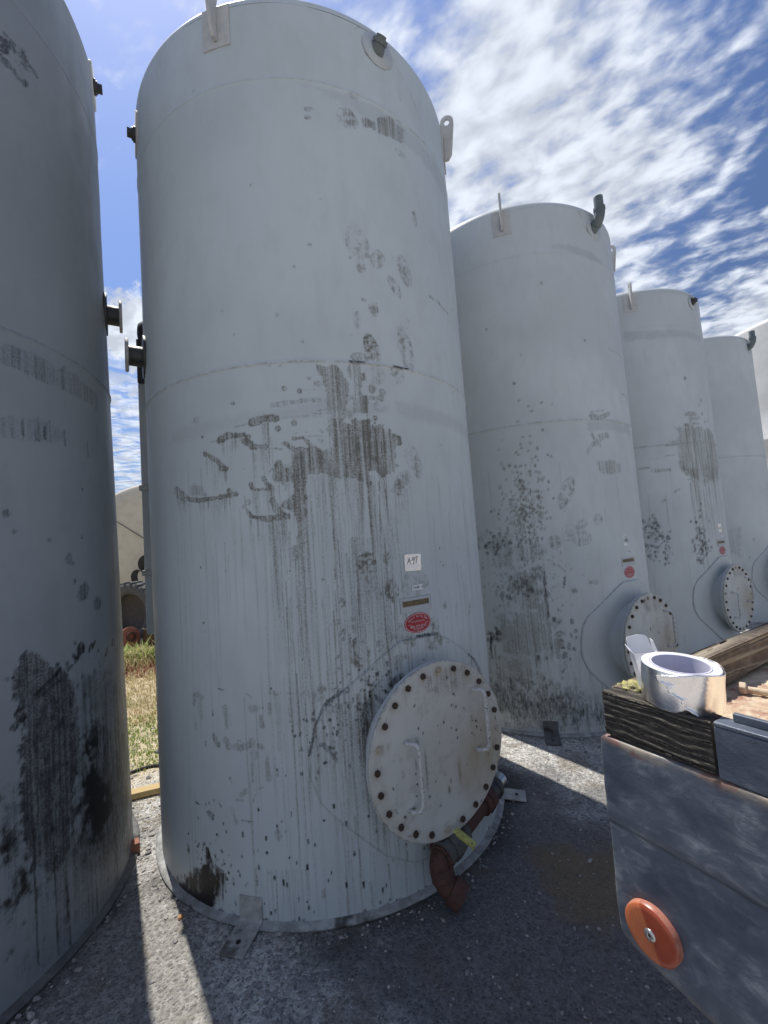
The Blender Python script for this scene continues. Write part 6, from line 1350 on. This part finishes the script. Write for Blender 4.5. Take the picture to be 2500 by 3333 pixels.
# tyre
M['rubber'] = rough_metal('old_rubber', (.055, .057, .062), (.10, .10, .10), 18, .85, 0, .4)
ty = empty('old_tyre'); tag(ty, 'big worn lugged tyre standing on edge in dry grass in front of the beige tank', 'tyre')
rd = ray(437, 2010); tC = Vector(CAMO + rd * (8.4 / (rd @ FWD))); tR = tC.z * 1.0 + .0; top_z = Vector(planehit(437, 1893, list(tC), list(FWD))).z; tR = (top_z) / 2 + .02; tC.z = top_z - tR
tx_ = Vector((.25, .97, 0)).normalized(); bm = bmesh.new(); rim_ = tR - .24
lathe(bm, [(rim_, -.10), (rim_ + .04, -.14), (tR - .10, -.17), (tR - .03, -.15), (tR - .025, .15), (tR - .10, .17), (rim_ + .04, .14), (rim_, .10), (rim_ + .02, .0)], tC, tx_, 64, close=True)
tb = bmobj('casing', bm, M['rubber'], ty, smooth=True)
bm = bmesh.new(); tu = Vector((tx_.y, -tx_.x, 0))
for k in range(26):
    a = 2 * PI * k / 26; rr_ = tu * math.cos(a) + UZ * math.sin(a); tt = -tu * math.sin(a) + UZ * math.cos(a)
    for s in (-1, 1): box(bm, tC + rr_ * (tR - .025) + tx_ * s * .085 + tt * s * .02, (.028, .032, .075), (rr_, tt, tx_))
bmobj('tread_lugs', bm, M['rubber'], ty, bevel=.008)
bm = bmesh.new(); lathe(bm, [(rim_ - .005, -.02), (rim_ - .03, .04), (.1, .06), (0, .06)], tC, tx_, 40); bmobj('wheel_disc', bm, rough_metal('dusty_wheel', (.045, .04, .038), (.08, .07, .065), 20, .8), ty, smooth=True)
# black curved discs leaning behind the tyre
def crescent(name, px_, py_, dist, R_, label, tilt=.2, cut=.55):
    d0 = ray(px_, py_); c_ = Vector(CAMO + d0 * (dist / (d0 @ FWD))); bm = bmesh.new(); n_ = 30; fw = Vector((.1, 1, .15)).normalized(); ri_ = Vector((1, -.1, 0)).normalized(); uu = ri_.cross(fw)
    out = []
    for k in range(n_ + 1): a = tilt + math.radians(70) + math.radians(220) * k / n_; out.append(c_ + ri_ * R_ * math.cos(a) + uu * R_ * math.sin(a))
    inn = []
    for k in range(n_ + 1): a = tilt + math.radians(290) - math.radians(220) * k / n_; inn.append(c_ + ri_ * (R_ * cut + R_ * .75 * math.cos(a)) + uu * R_ * .85 * math.sin(a))
    f0 = [bm.verts.new(v_) for v_ in out + inn[1:-1]]; f1 = [bm.verts.new(v_.co + fw * .03) for v_ in f0]; bm.faces.new(f0); bm.faces.new(f1[::-1])
    for i in range(len(f0)): j = (i + 1) % len(f0); bm.faces.new((f0[i], f0[j], f1[j], f1[i]))
    tag(bmobj(name, bm, M['black']), label, 'steel blade')
crescent('curved_blade', 451, 1880, 9.0, .175, 'black curved steel blade standing just above the old tyre', .3, .5)
crescent('curved_blade', 480, 1838, 9.1, .22, 'larger black curved blade half hidden by the duct, right of the other blade', -.2, .75)
# rusty machine part
rm = empty('rusty_housing'); tag(rm, 'rusty red cast housing lying in dry grass below the tyre', 'scrap part'); rc0 = Vector(zhit(412, 2112, .0)); rc0.z = .19
bm = bmesh.new(); lathe(bm, [(0, -.18), (.10, -.18), (.13, -.16), (.13, -.10), (.17, -.09), (.17, .02), (.15, .06), (.19, .09), (.19, .13), (.12, .14), (.0, .14)], rc0, (.9, -.4, .2), 24); bmobj('housing', bm, M['rust'] if False else rough_metal('bright_rust', (.20, .07, .045), (.30, .12, .075), 40, .85, 0, .5), rm, bevel=.004)
bm = bmesh.new(); lathe(bm, [(.05, .14), (.09, .14), (.09, .17), (.05, .17)], rc0, (.9, -.4, .2), 20); bmobj('flange', bm, M['rust'], rm)
bm = bmesh.new(); bc = Vector(zhit(482, 2105, 0)); lathe(bm, [(0, 0), (.12, 0), (.15, .30), (.165, .31), (.165, .33), (.14, .33), (.12, .02)], bc + Vector((.04, 0, 0)), (.1, .1, 1), 24); tag(bmobj('bucket', bm, rough_metal('dark_brown_plastic', (.05, .032, .028), (.09, .06, .05), 20, .6), None, smooth=True), 'dark brown bucket tipped in the grass at the foot of the duct', 'bucket')
bm = bmesh.new(); lc = Vector(zhit(465, 2095, 0)); 
for k in range(26):
    p_ = lc + Vector((random.uniform(-.55, .45), random.uniform(-.2, .7), random.uniform(.0, .10))); s_ = random.uniform(.05, .12); bmesh.ops.create_icosphere(bm, subdivisions=1, radius=s_, matrix=Matrix.Translation(p_) @ Matrix.Rotation(random.uniform(0, 3), 4, (1, .3, .5)) @ Matrix.Diagonal((1.2, .8, .6, 1)))
tag(bmobj('rubble', bm, rough_metal('pale_concrete', (.40, .39, .37), (.28, .27, .26), 12, .9)), 'heap of pale broken concrete behind the dry grass', 'rubble', kind='stuff')
s0 = Vector(zhit(405, 2128, .05)); s1 = Vector(zhit(503, 2108, .05)); bm = bmesh.new(); dd = (s1 - s0).normalized(); box(bm, (s0 + s1) / 2, ((s1 - s0).length / 2 + .12, .02, .012), (dd, dd.cross(UZ), UZ)); tag(bmobj('wood_lath', bm, M['wood_new'], None, bevel=.002), 'thin pale lath lying across the dry grass in the gap', 'lath')
# overhead cables far away
for k, (y0, y1) in enumerate(((1563, 1568), (1580, 1584), (1592, 1600))):
    A_ = Vector(CAMO + ray(250, y0 - 8) * 75); B_ = Vector(CAMO + ray(640, y1) * 80); bm = bmesh.new(); tube(bm, [A_.lerp(B_, i / 12) - UZ * (1.2 * math.sin(PI * i / 12) * .3) for i in range(13)], .011, 6)
    tag(bmobj('overhead_cable', bm, M['darksteel']), 'thin overhead power cable, ' + ('highest', 'middle', 'lowest')[k] + ' of the three over the beige tank', 'cable', 'power cables crossing the sky in the gap')


# ------------------------------------------------------------------ grass in the gap
def grass(name, n, region, hmin, hmax, mat, label, seed, wid=.004):
    r_ = np.random.default_rng(seed); P_, Q_ = [], []
    V, F = [], []; k = 0
    while k < n:
        x, y = region(r_)
        if inside_tank(x, y): continue
        h = r_.uniform(hmin, hmax) * (.6 + .8 * r_.random()); a = r_.uniform(0, 6.28); lean_ = r_.uniform(.1, 1.0) * h; w_ = wid * r_.uniform(.6, 1.5); dx, dy = math.cos(a), math.sin(a); px2, py2 = -dy * w_, dx * w_
        V += [(x - px2, y - py2, 0), (x + px2, y + py2, 0), (x + dx * lean_ * .35 - px2 * .8, y + dy * lean_ * .35 - py2 * .8, h * .6), (x + dx * lean_ * .35 + px2 * .8, y + dy * lean_ * .35 + py2 * .8, h * .6), (x + dx * lean_, y + dy * lean_, h * (1 - .25 * r_.random()))]
        b0 = k * 5; F += [(b0, b0 + 1, b0 + 3), (b0, b0 + 3, b0 + 2), (b0 + 2, b0 + 3, b0 + 4)]; k += 1
    o = fromnp(name, np.array(V), np.array(F), mat, None, False); tag(o, label, name.replace('_', ' '), kind='stuff'); return o


def blade_mat(name, c1, c2, c3):
    m_, nb, p = newmat(name); g = nb.n('ShaderNodeNewGeometry'); r_ = g.outputs['Random Per Island']
    c = nb.mix(nb.ramp(r_, 0, .6, 0, 1, False), c1, c2); c = nb.mix(nb.ramp(r_, .7, 1, 0, 1, False), c, c3); setp(nb, p, c, .7, 0, .2)
    tr = nb.n('ShaderNodeBsdfTranslucent', ins={'Color': c}); mx = nb.n('ShaderNodeMixShader', ins={0: .3}); nb.t.links.new(p.outputs[0], mx.inputs[1]); nb.t.links.new(tr.outputs[0], mx.inputs[2])
    out = [q for q in nb.t.nodes if q.type == 'OUTPUT_MATERIAL'][0]; nb.t.links.new(mx.outputs[0], out.inputs[0]); return m_


M['dry'] = blade_mat('dry_grass', (.66, .56, .34), (.48, .38, .20), (.74, .66, .44)); M['green'] = blade_mat('green_weeds', (.30, .36, .09), (.22, .30, .07), (.50, .48, .18)); M['redw'] = blade_mat('red_weeds', (.32, .10, .08), (.22, .07, .05), (.5, .32, .2))
def gapreg(d0, d1, xa=330, xb=560):
    def f(r_):
        d = math.sqrt(r_.uniform(d0 * d0, d1 * d1)); px_ = r_.uniform(xa - 60, xb + 60); v_ = ray(px_, 1900); v2_ = v_[:2] / math.hypot(*v_[:2]); return v2_[0] * d, v2_[1] * d
    return f
grass('dry_grass', 9000, gapreg(5.0, 9.5), .02, .085, M['dry'], 'dry straw-coloured grass in the sunny gap between the left tanks', 61, .0045)
grass('dry_grass', 900, gapreg(7.3, 8.0, 430, 540), .12, .32, M['dry'], 'tall dry grass stalks standing beside the old tyre', 62, .005)
grass('green_weeds', 3200, gapreg(3.95, 5.3), .010, .035, M['green'], 'low green weeds at the edge of the gravel in the gap', 63, .004)
grass('green_weeds', 420, gapreg(7.5, 7.9, 410, 500), .15, .35, M['green'], 'broader green weeds growing up beside the tyre', 66, .012)
grass('red_weeds', 260, gapreg(6.9, 7.6, 370, 440), .04, .12, M['redw'], 'red-leaved weeds under the rusty housing', 64, .006)
grass('dry_litter', 1500, gapreg(3.1, 4.0), .004, .012, M['dry'], 'scattered dry straw on the sunlit gravel', 65, .0025)

# ------------------------------------------------------------------ put every empty at the base of its thing
bpy.context.view_layer.update()
def kids(o): return [c for c in bpy.data.objects if c.parent == o]
for o in [o for o in bpy.data.objects if o.type == 'EMPTY']:
    pts = []; st = kids(o)
    for c in st:
        if c.type == 'MESH' and len(c.data.vertices):
            bb = [c.matrix_world @ Vector(v_) for v_ in c.bound_box]; pts += bb
    if not pts: continue
    lo = [min(p_[i] for p_ in pts) for i in range(3)]; hi = [max(p_[i] for p_ in pts) for i in range(3)]; base = Vector(((lo[0] + hi[0]) / 2, (lo[1] + hi[1]) / 2, lo[2]))
    for c in st: c.matrix_parent_inverse = Matrix.Translation(-base)
    o.location = base
